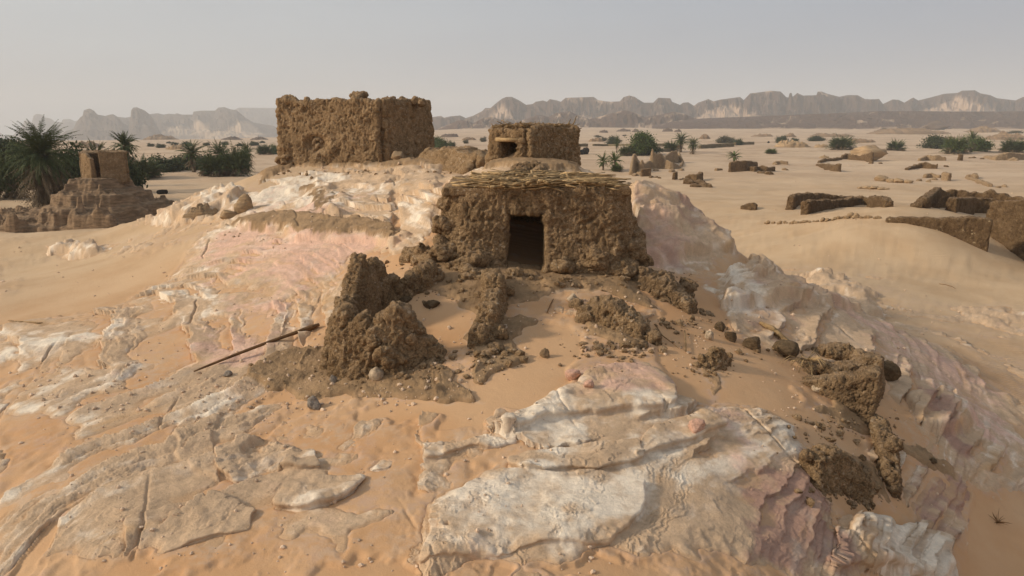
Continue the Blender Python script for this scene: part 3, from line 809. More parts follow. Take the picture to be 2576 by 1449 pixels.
# ================================================================ adobe: shapes fused by remeshing, then roughened
def solid_strip(bm, pts, heights, tb, tt, zb, seg=0.12, jag=0.0, seed=0):
    """a wall along a polyline: pts (x,y), top z at each point, thickness at foot and top, z of the foot (number or per point)"""
    pts = [np.array(p[:2], float) for p in pts]
    L = [0.0]
    for a, b in zip(pts, pts[1:]): L.append(L[-1] + float(np.linalg.norm(b - a)))
    n = max(2, int(L[-1] / seg) + 1)
    ss = np.linspace(0, L[-1], n)
    px = np.interp(ss, L, [p[0] for p in pts]); py = np.interp(ss, L, [p[1] for p in pts])
    hz = np.interp(ss, L, heights)
    zb_ = np.interp(ss, L, zb) if hasattr(zb, '__len__') else np.full(n, float(zb))
    tb_ = np.interp(ss, L, tb) if hasattr(tb, '__len__') else np.full(n, float(tb))
    tt_ = np.interp(ss, L, tt) if hasattr(tt, '__len__') else np.full(n, float(tt))
    if jag:
        q = np.stack([ss * 1.7 + seed * 13.1, np.full(n, seed * 3.3)], 1)
        q2 = np.stack([ss * 6.0 + seed * 7.1, np.full(n, seed * 5.3)], 1)
        hz = hz + jag * (perlin(q, seed) * 1.3 + perlin(q2, seed + 5) * 0.9)
    vs = []
    for i in range(n):
        j0, j1 = max(i - 1, 0), min(i + 1, n - 1)
        t = np.array([px[j1] - px[j0], py[j1] - py[j0]]); t /= np.linalg.norm(t) + 1e-9
        nn = np.array([-t[1], t[0]])
        for s, th, z in ((-1, tb_[i], zb_[i]), (1, tb_[i], zb_[i]), (1, tt_[i], hz[i]), (-1, tt_[i], hz[i])):
            vs.append(bm.verts.new((px[i] + nn[0] * s * th / 2, py[i] + nn[1] * s * th / 2, z)))
    for i in range(n - 1):
        a, b = i * 4, i * 4 + 4
        for k in range(4):
            bm.faces.new((vs[a + k], vs[a + (k + 1) % 4], vs[b + (k + 1) % 4], vs[b + k]))
    bm.faces.new([vs[k] for k in (3, 2, 1, 0)]); bm.faces.new([vs[(n - 1) * 4 + k] for k in range(4)])

def lump(bm, c, r, seed=0, sub=3):
    """one rough clod: c centre, r radii"""
    res = bmesh.ops.create_icosphere(bm, subdivisions=sub, radius=1.0)
    vv = res['verts']
    p = np.array([v.co for v in vv], float)
    rd = random.Random(seed * 31 + 5)
    # knock flat faces off, then jag it
    k = np.ones(len(p))
    for _ in range(9):
        d = np.array([rd.gauss(0, 1) for _ in range(3)]); d /= np.linalg.norm(d)
        k = np.minimum(k, rd.uniform(.5, .95) / np.maximum(p @ d, 1e-3))
    k = k * (1 + 0.45 * perlin(p * 1.6 + seed * 7.7, seed) + 0.22 * perlin(p * 4.1 + seed * 3.1, seed + 1))
    if not hasattr(r, '__len__'): r = (r * rd.uniform(.9, 1.5), r * rd.uniform(.8, 1.2), r * rd.uniform(.6, 1.05))
    ang = seed * 1.37
    ca, sa = math.cos(ang), math.sin(ang)
    for v, q, kk in zip(vv, p, k):
        x, y, z = q[0] * r[0] * kk, q[1] * r[1] * kk, q[2] * r[2] * kk
        v.co = (c[0] + x * ca - y * sa, c[1] + x * sa + y * ca, c[2] + z)

def box(bm, c, s, rz=0.0, taper=0.0):
    res = bmesh.ops.create_cube(bm, size=1.0)
    ca, sa = math.cos(rz), math.sin(rz)
    for v in res['verts']:
        k = 1 - taper * (v.co.z + 0.5)
        x, y, z = v.co.x * s[0] * k, v.co.y * s[1] * k, v.co.z * s[2]
        v.co = (c[0] + x * ca - y * sa, c[1] + x * sa + y * ca, c[2] + z)

def fuse(bm, voxel, smooth=2):
    """union of the closed shells in bm as one even mesh -> (V, Q)"""
    me = bpy.data.meshes.new('tmp'); bmesh.ops.recalc_face_normals(bm, faces=bm.faces[:]); bm.to_mesh(me); bm.free()
    o = bpy.data.objects.new('tmp', me); COL.objects.link(o)
    md = o.modifiers.new('r', 'REMESH'); md.mode = 'VOXEL'; md.voxel_size = voxel; md.adaptivity = 0.0
    if smooth:
        sm = o.modifiers.new('s', 'SMOOTH'); sm.iterations = smooth; sm.factor = 0.5
    dg = bpy.context.evaluated_depsgraph_get()
    ev = o.evaluated_get(dg); m2 = bpy.data.meshes.new_from_object(ev)
    bpy.data.objects.remove(o); bpy.data.meshes.remove(me)
    return m2

def normals(me):
    n = np.empty(len(me.vertices) * 3, F32); me.vertices.foreach_get('normal', n)
    return n.reshape(-1, 3)

def coords(me):
    v = np.empty(len(me.vertices) * 3, F32); me.vertices.foreach_get('co', v)
    return v.reshape(-1, 3)

def setco(me, v):
    me.vertices.foreach_set('co', np.ascontiguousarray(v, F32).ravel()); me.update()
    me.polygons.foreach_set('use_smooth', np.full(len(me.polygons), True))

def roughen(me, amp=1.0, freq=1.0, seed=0, clod=1.0, off=(0, 0, 0), streak=0.0):
    """eroded mud plaster: hollows, clods, crumbs"""
    v = coords(me); n = normals(me)
    p = (v.astype(np.float64) + np.array(off)) * freq
    pz = p * np.array([1, 1, 0.7])
    d = 0.085 * fbm(p * 1.6, 3, seed)
    pw = pz + 0.10 * np.stack([perlin(p * 4, seed + 1), perlin(p * 4 + 9, seed + 1), perlin(p * 4 + 19, seed + 1)], 1)
    d += clod * 0.055 * fbm(pw * 3.6, 3, seed + 9, 0.6)
    d += 0.055 * fbm(pw * 6.5, 5, seed + 2, 0.68) + 0.030 * fbm(pz * 9, 3, seed + 12, 0.6, mode='ridge')
    d += 0.034 * fbm(pz * 18, 3, seed + 3, 0.7, mode='ridge')
    pl = 0.35 + 0.65 * sstep(-.12, .15, fbm(p * .8 + 5, 3, seed + 51))       # patches where plaster still holds
    d *= pl
    d -= 0.055 * sstep(.12, .38, fbm(pz * 8.5 + 40, 3, seed + 41, .6)) + 0.03 * sstep(.15, .4, fbm(pz * 17 + 70, 2, seed + 43))
    if streak: d += streak * fbm(p * np.array([8, 8, 1.8]), 4, seed + 4, 0.6, mode='ridge') * (0.3 + pl)
    d2 = fbm(p * 3.1, 3, seed + 8)
    hole = sstep(0.2, 0.45, d2) * -0.06
    v2 = v + n * ((d + hole) * amp)[:, None]
    v2[:, 0] += amp * 0.02 * fbm(p * 5 + 11, 2, seed + 5); v2[:, 1] += amp * 0.02 * fbm(p * 5 + 23, 2, seed + 6)
    setco(me, v2)
    return me

def mud_mesh(name, bm, voxel, amp=1.0, freq=1.0, seed=0, loc=(0, 0, 0), smooth=1, clod=1.0, streak=0.0):
    me = fuse(bm, voxel, smooth)
    roughen(me, amp, freq, seed, clod, streak=streak)
    me.name = name
    v = coords(me) - np.array(loc, F32)
    setco(me, v)
    return me

def mat_mud(name, c1, c2, c3, scale=1.0, speck=None):
    m, nt, b = new_mat(name, .96); n = NT(nt)
    p = n.obj()
    c = n.mix(n.ramp(n.noise(1.7 * scale, p, 6, .65), .35, .65), c1, c2)
    c = n.mix(n.math('MULTIPLY', n.ramp(n.noise(5.5 * scale, p, 6, .7), .52, .68), .75), c, c3)
    c = n.mix(1.0, c, n.mix(n.ramp(n.noise(28 * scale, p, 7, .75), .25, .75), (.5, .5, .5), (1.5, 1.47, 1.42)), 'MULTIPLY')
    dust = n.math('MULTIPLY', n.ramp(n.up(), .45, .95), n.ramp(n.noise(6, p, 5, .7), .40, .62))
    c = n.mix(n.math('MULTIPLY', dust, .6), c, (.43, .285, .175))
    if speck:
        vo = n.vor(speck[0], n.scale(p, (1, 1, 1.4))); k = n.math('MULTIPLY', n.ramp(vo, .30, .22), n.ramp(n.noise(1.6, p, 4, .6), .52, .60))
        c = n.mix(k, c, speck[1])
    nt.links.new(c, b.inputs['Base Color'])
    h = n.math('ADD', n.math('MULTIPLY', n.noise(26 * scale, p, 8, .74), .8), n.math('MULTIPLY', n.vor(34 * scale, p), .35))
    nt.links.new(n.bump(h, 1.0, .07 / scale), b.inputs['Normal'])
    return m
M['mud'] = mat_mud('mud', (.235, .152, .082), (.335, .222, .124), (.46, .32, .195), 1.0, (8.5, (.46, .34, .23)))
M['mud_dark'] = mat_mud('dark_mud', (.20, .13, .073), (.29, .195, .112), (.40, .28, .17), 1.0, (8.5, (.38, .28, .19)))
M['mud_tan'] = mat_mud('tan_mud', (.25, .17, .10), (.33, .23, .14), (.42, .30, .19))
M['mud_far'] = mat_mud('stony_mud', (.115, .071, .038), (.18, .115, .062), (.26, .175, .10), .6)
M['mud_speck'] = mat_mud('speckled_mud', (.115, .071, .038), (.18, .115, .062), (.26, .175, .10), .6, (4.5, (.40, .30, .18)))

def simple_mat(name, col, var=.3, sc=8, bump=.4, dist=.02, stretch=(1, 1, 1), rough=.9):
    m, nt, b = new_mat(name, rough); n = NT(nt)
    p = n.scale(n.obj(), stretch)
    f = n.noise(sc, p, 6, .65)
    a = tuple(max(0, c * (1 - var)) for c in col); z = tuple(c * (1 + var) for c in col)
    nt.links.new(n.mix(n.ramp(f, .3, .7), a, z), b.inputs['Base Color'])
    nt.links.new(n.bump(n.noise(sc * 3, p, 6, .7), bump, dist), b.inputs['Normal'])
    return m
M['straw'] = simple_mat('straw', (.35, .235, .12), .65, 5)
M['straw_dark'] = simple_mat('weathered_straw', (.26, .17, .085), .5, 5)
M['wood'] = simple_mat('weathered_wood', (.23, .13, .06), .35, 4, stretch=(6, 6, 1))
M['lintel'] = simple_mat('pale_palm_wood', (.40, .27, .14), .25, 6, stretch=(1, 6, 6))
M['stone_pale'] = simple_mat('pale_stone', (.50, .385, .27), .3, 3, .7, .06)
M['stone_grey'] = simple_mat('grey_stone', (.27, .225, .185), .35, 6, .7, .03)
M['stone_pink'] = simple_mat('pink_stone', (.55, .33, .24), .25, 6, .6, .03)
M['stone_dark'] = simple_mat('dark_stone', (.055, .042, .036), .4, 6, .6, .03)
M['char'] = simple_mat('black_stone', (.018, .015, .013), .4, 6, .6, .03)
# ================================================================ the huts and ruins on the rock
def strip_stalks(mb, n, region, L, wid, seed, spread=0.35, main=0.0, tilt=0.06, z=None):
    """a layer of split palm stalks: region() gives a spot; main direction, spread of direction"""
    rd = random.Random(seed)
    for k in range(n):
        c = region(rd)
        a = main + rd.gauss(0, spread); l = L * rd.uniform(.35, 1.1); w = wid * rd.uniform(.35, 1.2)
        e = rd.gauss(0, tilt); roll = rd.gauss(0, .5)
        d = Vector((math.cos(a) * math.cos(e), math.sin(a) * math.cos(e), math.sin(e)))
        s = Vector((-math.sin(a), math.cos(a), 0)) * math.cos(roll) + Vector((0, 0, 1)) * math.sin(roll)
        t = d.cross(s)
        bend = rd.gauss(0, .03) * l
        c = Vector(c)
        th = w * rd.uniform(.2, .45)
        segs = 4; vs = []
        for i in range(segs + 1):
            f = i / segs; q = c + d * ((f - .5) * l) + Vector((0, 0, bend * 4 * f * (1 - f)))
            ww = w * (1 - .6 * f) * .5
            vs += [q - s * ww, q + t * th * (1 - .5 * f), q + s * ww, q - t * th * .5]
        fs = []
        for i in range(segs):
            for m in range(4):
                fs.append((i * 4 + m, i * 4 + (m + 1) % 4, i * 4 + 4 + (m + 1) % 4, i * 4 + 4 + m))
        fs += [(3, 2, 1, 0), tuple(segs * 4 + m for m in range(4))]
        mb.add(vs, fs)

def hut_near():
    # footprint: left-front, right-front, right-back, left-back
    lf, rf = P(1098, 665, 15.4), P(1600, 668, 15.5)
    z0 = 4.65; zt = P(1300, 478, 15.6)[2]
    o = empty('mud_hut', (float(lf[0] + rf[0]) / 2, 16.6, z0))
    tag(o, 'brown mud hut with an open dark doorway and a roof of split palm stalks', 'hut', 'mud huts with roofs on the rock')
    lb = np.array([lf[0] + 0.35, 18.4]); rb = np.array([rf[0] - 0.25, 18.5])
    bm = bmesh.new()
    dl, dr = P(1279, 600, 15.5)[0] - .05, P(1364, 600, 15.5)[0] + .05
    yf = 15.55
    zd = P(1320, 533, 15.5)[2]; zs = P(1320, 668, 15.5)[2]
    tb, tt = 0.95, 0.40
    L = np.array([lf[0] + .34, yf + .15]); Rr = np.array([rf[0] - .30, yf + .32])
    # front wall left and right of the door, and above it
    solid_strip(bm, [L + (0.05, .15), (L[0] + .35, yf), (dl - .02, yf)], [zt - .12, zt, zt], [1.15, 1.0, .62], [.38, .40, .44], z0 - .7, .1, .07, 2)
    solid_strip(bm, [(dr + .02, yf), (Rr[0] - .3, yf + .03), Rr], [zt, zt, zt - .1], [.62, 1.0, 1.15], [.44, .40, .38], z0 - .7, .1, .07, 3)
    solid_strip(bm, [(dl - .2, yf), (dr + .2, yf)], [zt, zt], .42, .42, zd)
    solid_strip(bm, [Rr + (-.05, 0), rb], [zt, zt - .1], tb, tt, z0 - .7)
    solid_strip(bm, [rb, lb], [zt - .1, zt - .1], tb, tt, z0 - .7)
    solid_strip(bm, [lb, L + (0.02, .1)], [zt - .1, zt - .05], tb, tt, z0 - .7)
    # footing that flares out, bulging left flank and right flank clods
    rd = random.Random(3)
    for k in range(34):
        f = rd.random()
        x = lerp(lf[0] - .1, rf[0] + .1, f)
        if dl - .28 < x < dr + .28: continue
        lump(bm, (x, yf - .17 + rd.uniform(-.06, .1), z0 + rd.uniform(-.25, .45) * rd.random()), (rd.uniform(.14, .3), rd.uniform(.14, .2), rd.uniform(.12, .26)), k)
    for (px, py, d, r) in ((1120, 620, 15.55, .33), (1085, 650, 15.6, .36), (1060, 640, 15.9, .30), (1040, 640, 16.2, .25), (1115, 560, 15.7, .25), (1135, 510, 15.8, .22),
                           (1588, 610, 15.8, .33), (1600, 640, 15.7, .28), (1575, 560, 15.9, .28), (1595, 585, 16.0, .22), (1560, 510, 15.9, .2), (1560, 665, 15.4, .3),
                           (1250, 672, 15.15, .2), (1200, 650, 15.2, .24), (1160, 668, 15.1, .25), (1420, 660, 15.2, .2), (1500, 640, 15.25, .26)):
        lump(bm, P(px, py, d) - np.array([0, 0, .06]), (r * 1.25, r * 1.15, r * .95), int(px))
    wl = mud_mesh('wall', bm, .026, 1.1, 1.1, 5, o.location, streak=.03)
    w = link('wall', wl, M['mud'], o)
    # lintel over the door
    mb = MB()
    for k, (dy, dz, r) in enumerate(((-.17, .0, .035), (-.05, .015, .04), (.1, .0, .04), (.2, .01, .035))):
        mb.tube([(dl - .22, yf + dy, zd + dz), (dr + .22, yf + dy + .02, zd + dz + .01)], [r, r * .9], 8)
    l = mb.build('lintel', M['lintel'], o); l.location = (-o.location[0], -o.location[1], -o.location[2])
    # roof: mud bed and stalks
    bm = bmesh.new()
    solid_strip(bm, [((lf[0] + rf[0]) / 2, 15.35), ((lf[0] + rf[0]) / 2, 18.9)], [zt + .08, zt + .12], rf[0] - lf[0] - .35, rf[0] - lf[0] - .4, [zt - .12, zt + .1])
    rm = mud_mesh('roof', bm, .05, .6, 1.0, 8, o.location)
    rf_o = link('roof', rm, M['mud'], o)
    mb = MB()
    x0, x1 = lf[0] + .95, rf[0] - .75
    YY = [0]
    def yy(r): YY[0] = 15.35 + 3.4 * r.random() ** 1.6; return YY[0]
    strip_stalks(mb, 150, lambda r: (r.uniform(x0, x1), yy(r), zt + .085 + (YY[0] - 15.4) * .02 + r.uniform(0, .09)), 1.4, .085, 1, .45, .0, .06)
    strip_stalks(mb, 120, lambda r: (r.uniform(x0 + .4, x0 + 2.0), yy(r), zt + .12 + (YY[0] - 15.4) * .02 + r.uniform(0, .1)), 1.2, .10, 2, .40, .8, .09)
    strip_stalks(mb, 80, lambda r: (r.uniform(x0 + 1.2, x1 + .15), r.uniform(15.35, 16.5), zt + .10 + r.uniform(0, .08)), 1.3, .09, 3, .30, -.15, .07)
    th = mb.build('thatch', M['straw'], o); th.location = (-o.location[0], -o.location[1], -o.location[2])
    mb = MB(); 
    for (a, b, da, db, w_) in (((1425, 436), (1440, 470), 16.4, 16.1, .035), ((1290, 470), (1440, 458), 15.8, 15.6, .02), ((1400, 462), (1590, 467), 15.5, 15.4, .022), ((1480, 470), (1525, 490), 15.5, 15.25, .03), ((1500, 470), (1590, 462), 15.4, 15.5, .025)):
        mb.tube([P(*a, da), (P(*a, da) + P(*b, db)) / 2 + (0, 0, .02), P(*b, db)], [w_, w_ * .9, w_ * .5], 6, .5)
    s = mb.build('loose_stalk', M['straw_dark'], o); s.location = (-o.location[0], -o.location[1], -o.location[2])
    # sand floor inside is the ground itself
    return o

def hut_far():
    d = 22.6
    A = P(1226, 412, d); B = P(1447, 428, d)
    z0 = min(A[2], B[2]) - .35
    zt = P(1330, 325, d)[2]
    o = empty('mud_hut', ((A[0] + B[0]) / 2, d + 1.2, z0))
    tag(o, 'small square mud hut with sand spilling through its half buried doorway', 'hut', 'mud huts with roofs on the rock')
    off = Vector(o.location)
    # corner toward the viewer at px 1296; short left face carries the door, long right face is plain
    c0 = P(1300, 430, d - .55)[:2]; cl = P(1236, 420, d + .35)[:2]; cr = P(1438, 435, d + .5)[:2]
    cb = np.array([cl[0] + (cr[0] - c0[0]), cl[1] + (cr[1] - c0[1])])
    bm = bmesh.new()
    f = lambda t: cl + (c0 - cl) * t
    dl, dr = .30, .80
    zd = P(1270, 352, d)[2]
    front_l = P(1234, 400, d + .1)[:2]; 
    # face with the door looks at the viewer: from px 1232 to 1312
    a0 = P(1240, 420, d - .1)[:2]; a1 = P(1322, 430, d - .6)[:2]
    g = lambda t: a0 + (a1 - a0) * t
    b1 = P(1440, 430, d + .6)[:2]; b0 = a0 + (b1 - a1) + np.array([0, .5])
    solid_strip(bm, [g(0), g(.26)], [zt - .02, zt], .42, .34, z0)
    solid_strip(bm, [g(.80), g(1.0)], [zt, zt], .5, .34, z0, .1, .06, 4)
    solid_strip(bm, [g(0), g(1)], [zt, zt], .36, .34, zd + .02)
    solid_strip(bm, [g(1), b1], [zt, zt + .06], .75, .4, z0, .1, .09, 5)
    solid_strip(bm, [b1, b0], [zt, zt], .5, .4, z0)
    solid_strip(bm, [b0, g(0)], [zt, zt], .45, .36, z0)
    for k, (px, py, dd, r) in enumerate(((1330, 420, d - .7, .3), (1365, 420, d - .35, .25), (1420, 425, d + .2, .25), (1240, 415, d - .2, .2), (1310, 400, d - .65, .2))):
        lump(bm, P(px, py, dd), r, k + 60)
    w = link('wall', mud_mesh('wall', bm, .032, 1.35, 1.0, 21, off, streak=.03), M['mud'], o)
    bm = bmesh.new(); cc = (a0 + b1) / 2
    poly = [g(-.03), g(1.02), b1, b0]
    vs = [bm.verts.new((p[0], p[1], zt - .02)) for p in poly] + [bm.verts.new((p[0], p[1], zt + .13)) for p in poly]
    for k in range(4): bm.faces.new((vs[k], vs[(k + 1) % 4], vs[4 + (k + 1) % 4], vs[4 + k]))
    bm.faces.new(vs[3::-1]); bm.faces.new(vs[4:])
    link('roof', mud_mesh('roof', bm, .04, .9, 1.4, 22, off), M['mud'], o)
    mb = MB(); p0, p1 = g(.18), g(.86)
    n_ = np.array([(a1 - a0)[1], -(a1 - a0)[0]]); n_ /= np.linalg.norm(n_)
    for k, (q, dz) in enumerate(((.17, .06), (.05, .07), (-.08, .06))):
        mb.tube([(*(p0 + n_ * q), zd + dz - .04), (*(p1 + n_ * q), zd + dz - .05)], [.075, .07], 8)
    l = mb.build('lintel', M['lintel'], o); l.location = -off
    mb = MB()
    rim = [g(0), g(1), b1, b0]
    def edge(r):
        i = r.choice([0, 0, 1, 1, 1, 2, 3]); t = r.random(); q = rim[i] + (rim[(i + 1) % 4] - rim[i]) * t
        q = q + (cc - q) * r.uniform(-.08, .25)
        return (q[0], q[1], zt + r.uniform(.05, .16))
    strip_stalks(mb, 230, edge, .55, .05, 31, 1.6, 0, .22)
    t = mb.build('thatch', M['straw_dark'], o); t.location = -off
    for (a, b, da, db, w_) in (((1434, 322), (1450, 292), d + .6, d + .8, .022), ((1415, 325), (1436, 300), d + .4, d + .5, .02), ((1365, 308), (1382, 320), d, d + .2, .012), ((1262, 302), (1283, 318), d - .1, d - .3, .012),
                               ((1250, 322), (1262, 303), d, d - .1, .014), ((1243, 325), (1235, 310), d, d - .2, .012), ((1258, 322), (1268, 298), d, d, .010), ((1440, 325), (1463, 322), d + .6, d + .8, .02)):
        mb = MB(); pa, pb = P(*a, da), P(*b, db); mid = (pa + pb) / 2 + np.array([.03, 0, -.02])
        mb.tube([pa, mid, pb], [w_ * 1.2, w_, w_ * .6], 6)
        s = mb.build('roof_stick', M['straw_dark'], o); s.location = -off
    # drift through the doorway
    vs = []; fs = []; n1 = 26; n2 = 40
    for i in range(n2):
        for j in range(n1):
            s_ = i / (n2 - 1); t_ = j / (n1 - 1)
            pos = g(lerp(.02, .98, t_) if s_ > .45 else lerp(-.25 + .6 * s_, 1.0, t_)) + n_ * lerp(1.0, -1.3, s_)
            gz = ground_z(pos[0], pos[1])
            h = lerp(z0 + .2, zd - .42, sstep(0.1, .6, s_)) + .42 * (t_ - .5) * sstep(.1, .5, s_)
            edge_ = 1 - min(1, 4 * min(t_, 1 - t_)) if s_ < .45 else 0
            vs.append((pos[0], pos[1], lerp(h, min(h, gz - .08), max(edge_, 1 - sstep(0, .3, s_)))))
    for i in range(n2 - 1):
        for j in range(n1 - 1):
            fs.append((i * n1 + j, i * n1 + j + 1, (i + 1) * n1 + j + 1, (i + 1) * n1 + j))
    mb = MB(); mb.add(vs, fs)
    s = mb.build('sand', M['sand']); tag(s, kind='structure')
    return o

def ruin_big():
    A = P(716, 408, 35.2)[:2]; C = P(962, 408, 33.8)[:2]; B = P(1076, 405, 37.2)[:2]
    D = A + (B - C)
    z0 = P(960, 412, 33.8)[2] - .8
    zA, zC, zB = P(712, 252, 35.2)[2], P(962, 252, 33.8)[2], P(1080, 262, 37.2)[2]
    o = empty('ruined_house', (float((A[0] + B[0]) / 2), float((A[1] + B[1]) / 2), z0))
    tag(o, 'large square roofless mud house with ragged top standing on the rock crest', 'ruin')
    bm = bmesh.new()
    m = lambda t: A + (C - A) * t
    solid_strip(bm, [A, m(.3), m(.55), m(.7), C], [zA + .02, zA - .08, zA + .02, zC + .05, zC - .03], .9, .5, z0, .12, .07, 4)
    solid_strip(bm, [C, B], [zC, zB + .1], .9, .5, z0, .12, .07, 5)
    solid_strip(bm, [B, D], [zB, zA], .7, .45, z0, .15, .2, 6)
    solid_strip(bm, [D, A], [zA - .05, zA], .7, .45, z0, .15, .2, 7)
    lump(bm, P(722, 256, 35.2), .16, 1); lump(bm, P(740, 250, 35.1), .12, 2)
    for k, (px, py, r) in enumerate(((905, 245, (.55, .3, .14)), (896, 240, (.3, .3, .10)), (915, 239, (.22, .2, .07)), (1010, 252, .16), (1045, 255, .16), (1060, 258, .2), (985, 254, .14), (770, 252, .13), (800, 253, .12), (840, 254, .12))):
        lump(bm, P(px, py, 34.6 if px < 962 else 35.5), r, k + 10)
    for k, (px, py, r) in enumerate(((720, 400, .4), (980, 400, .5), (965, 385, .35), (1000, 405, .4), (730, 410, .35), (1040, 405, .45), (850, 408, .4), (780, 408, .35), (910, 408, .4))):
        lump(bm, P(px, py, 34.9 if px < 900 else 34.2 + max(0, (px - 962) / 114 * 3)), r, k + 30)
    me = mud_mesh('wall', bm, .045, 1.7, .75, 33, o.location, streak=.03)
    # hollow where plaster fell round a blocked window
    v = coords(me); w = P(800, 362, 34.6) - np.array(o.location)
    dx = (v[:, 0] - w[0]) / .55; dz = (v[:, 2] - w[2]) / .42
    r2 = dx * dx + dz * dz
    fr = (v[:, 1] < (w[1] + .55))
    v[:, 1] += np.where(fr, .34 * np.exp(-(r2 * (1 + .7 * fbm(v * 3, 3, 3))) ** 2), 0) - np.where(fr & (dx > .8), .05 * np.exp(-((np.sqrt(r2) - 1.5) / .3) ** 2), 0)
    setco(me, v)
    link('wall', me, M['mud'], o)
    bm = bmesh.new()
    for k, (px, py, r) in enumerate(((800, 348, .16), (812, 356, .13), (790, 358, .14), (802, 368, .17), (792, 376, .13), (812, 372, .12))):
        lump(bm, P(px, py, 34.55), r, k + 80)
    link('window_blocking', mud_mesh('window_blocking', bm, .04, .8, 1.3, 34, o.location), M['mud_tan'], o)

def lumpd(pieces, px):
    xs = sorted((p[0], p[2] or ghit(p[0], p[1])[1]) for w in pieces for p in w[0])
    return float(np.interp(px, [a for a, _ in xs], [d for _, d in xs]))

def rubble(name, label, cat, pieces, lumps, voxel, mat, amp=1.0, freq=1.0, seed=0, group=None, jag=.1, streak=0.0):
    """a ruin fragment. pieces: (spots [(px,py_foot,depth)], tops [py], thickness foot, top); lumps: (px,py,depth,r)"""
    bm = bmesh.new(); c = []
    for pts, tops, tb, tt in pieces:
        pts = [p if p[2] else (p[0], p[1], ghit(p[0], p[1])[1]) for p in pts]
        q = [P(*p) for p in pts]
        hz = [P(p[0], t, p[2])[2] for p, t in zip(pts, tops)]
        solid_strip(bm, [p[:2] for p in q], hz, tb, tt, [p[2] - .5 for p in q], .07, jag, seed)
        c += [p for p in q]
    for k, (px, py, d, r) in enumerate(lumps):
        d = d or lumpd(pieces, px)
        p = P(px, py, d); lump(bm, p - np.array([0, 0, r * .25]), (r * 1.25, r * .8, r * .8), seed + k); c.append(p)
    c = np.mean(c, 0)
    o = link(name, mud_mesh(name, bm, voxel, amp, freq, seed, c, streak=streak or .055), M[mat])
    o.location = [float(k) for k in c]
    tag(o, label, cat, group)
    return o

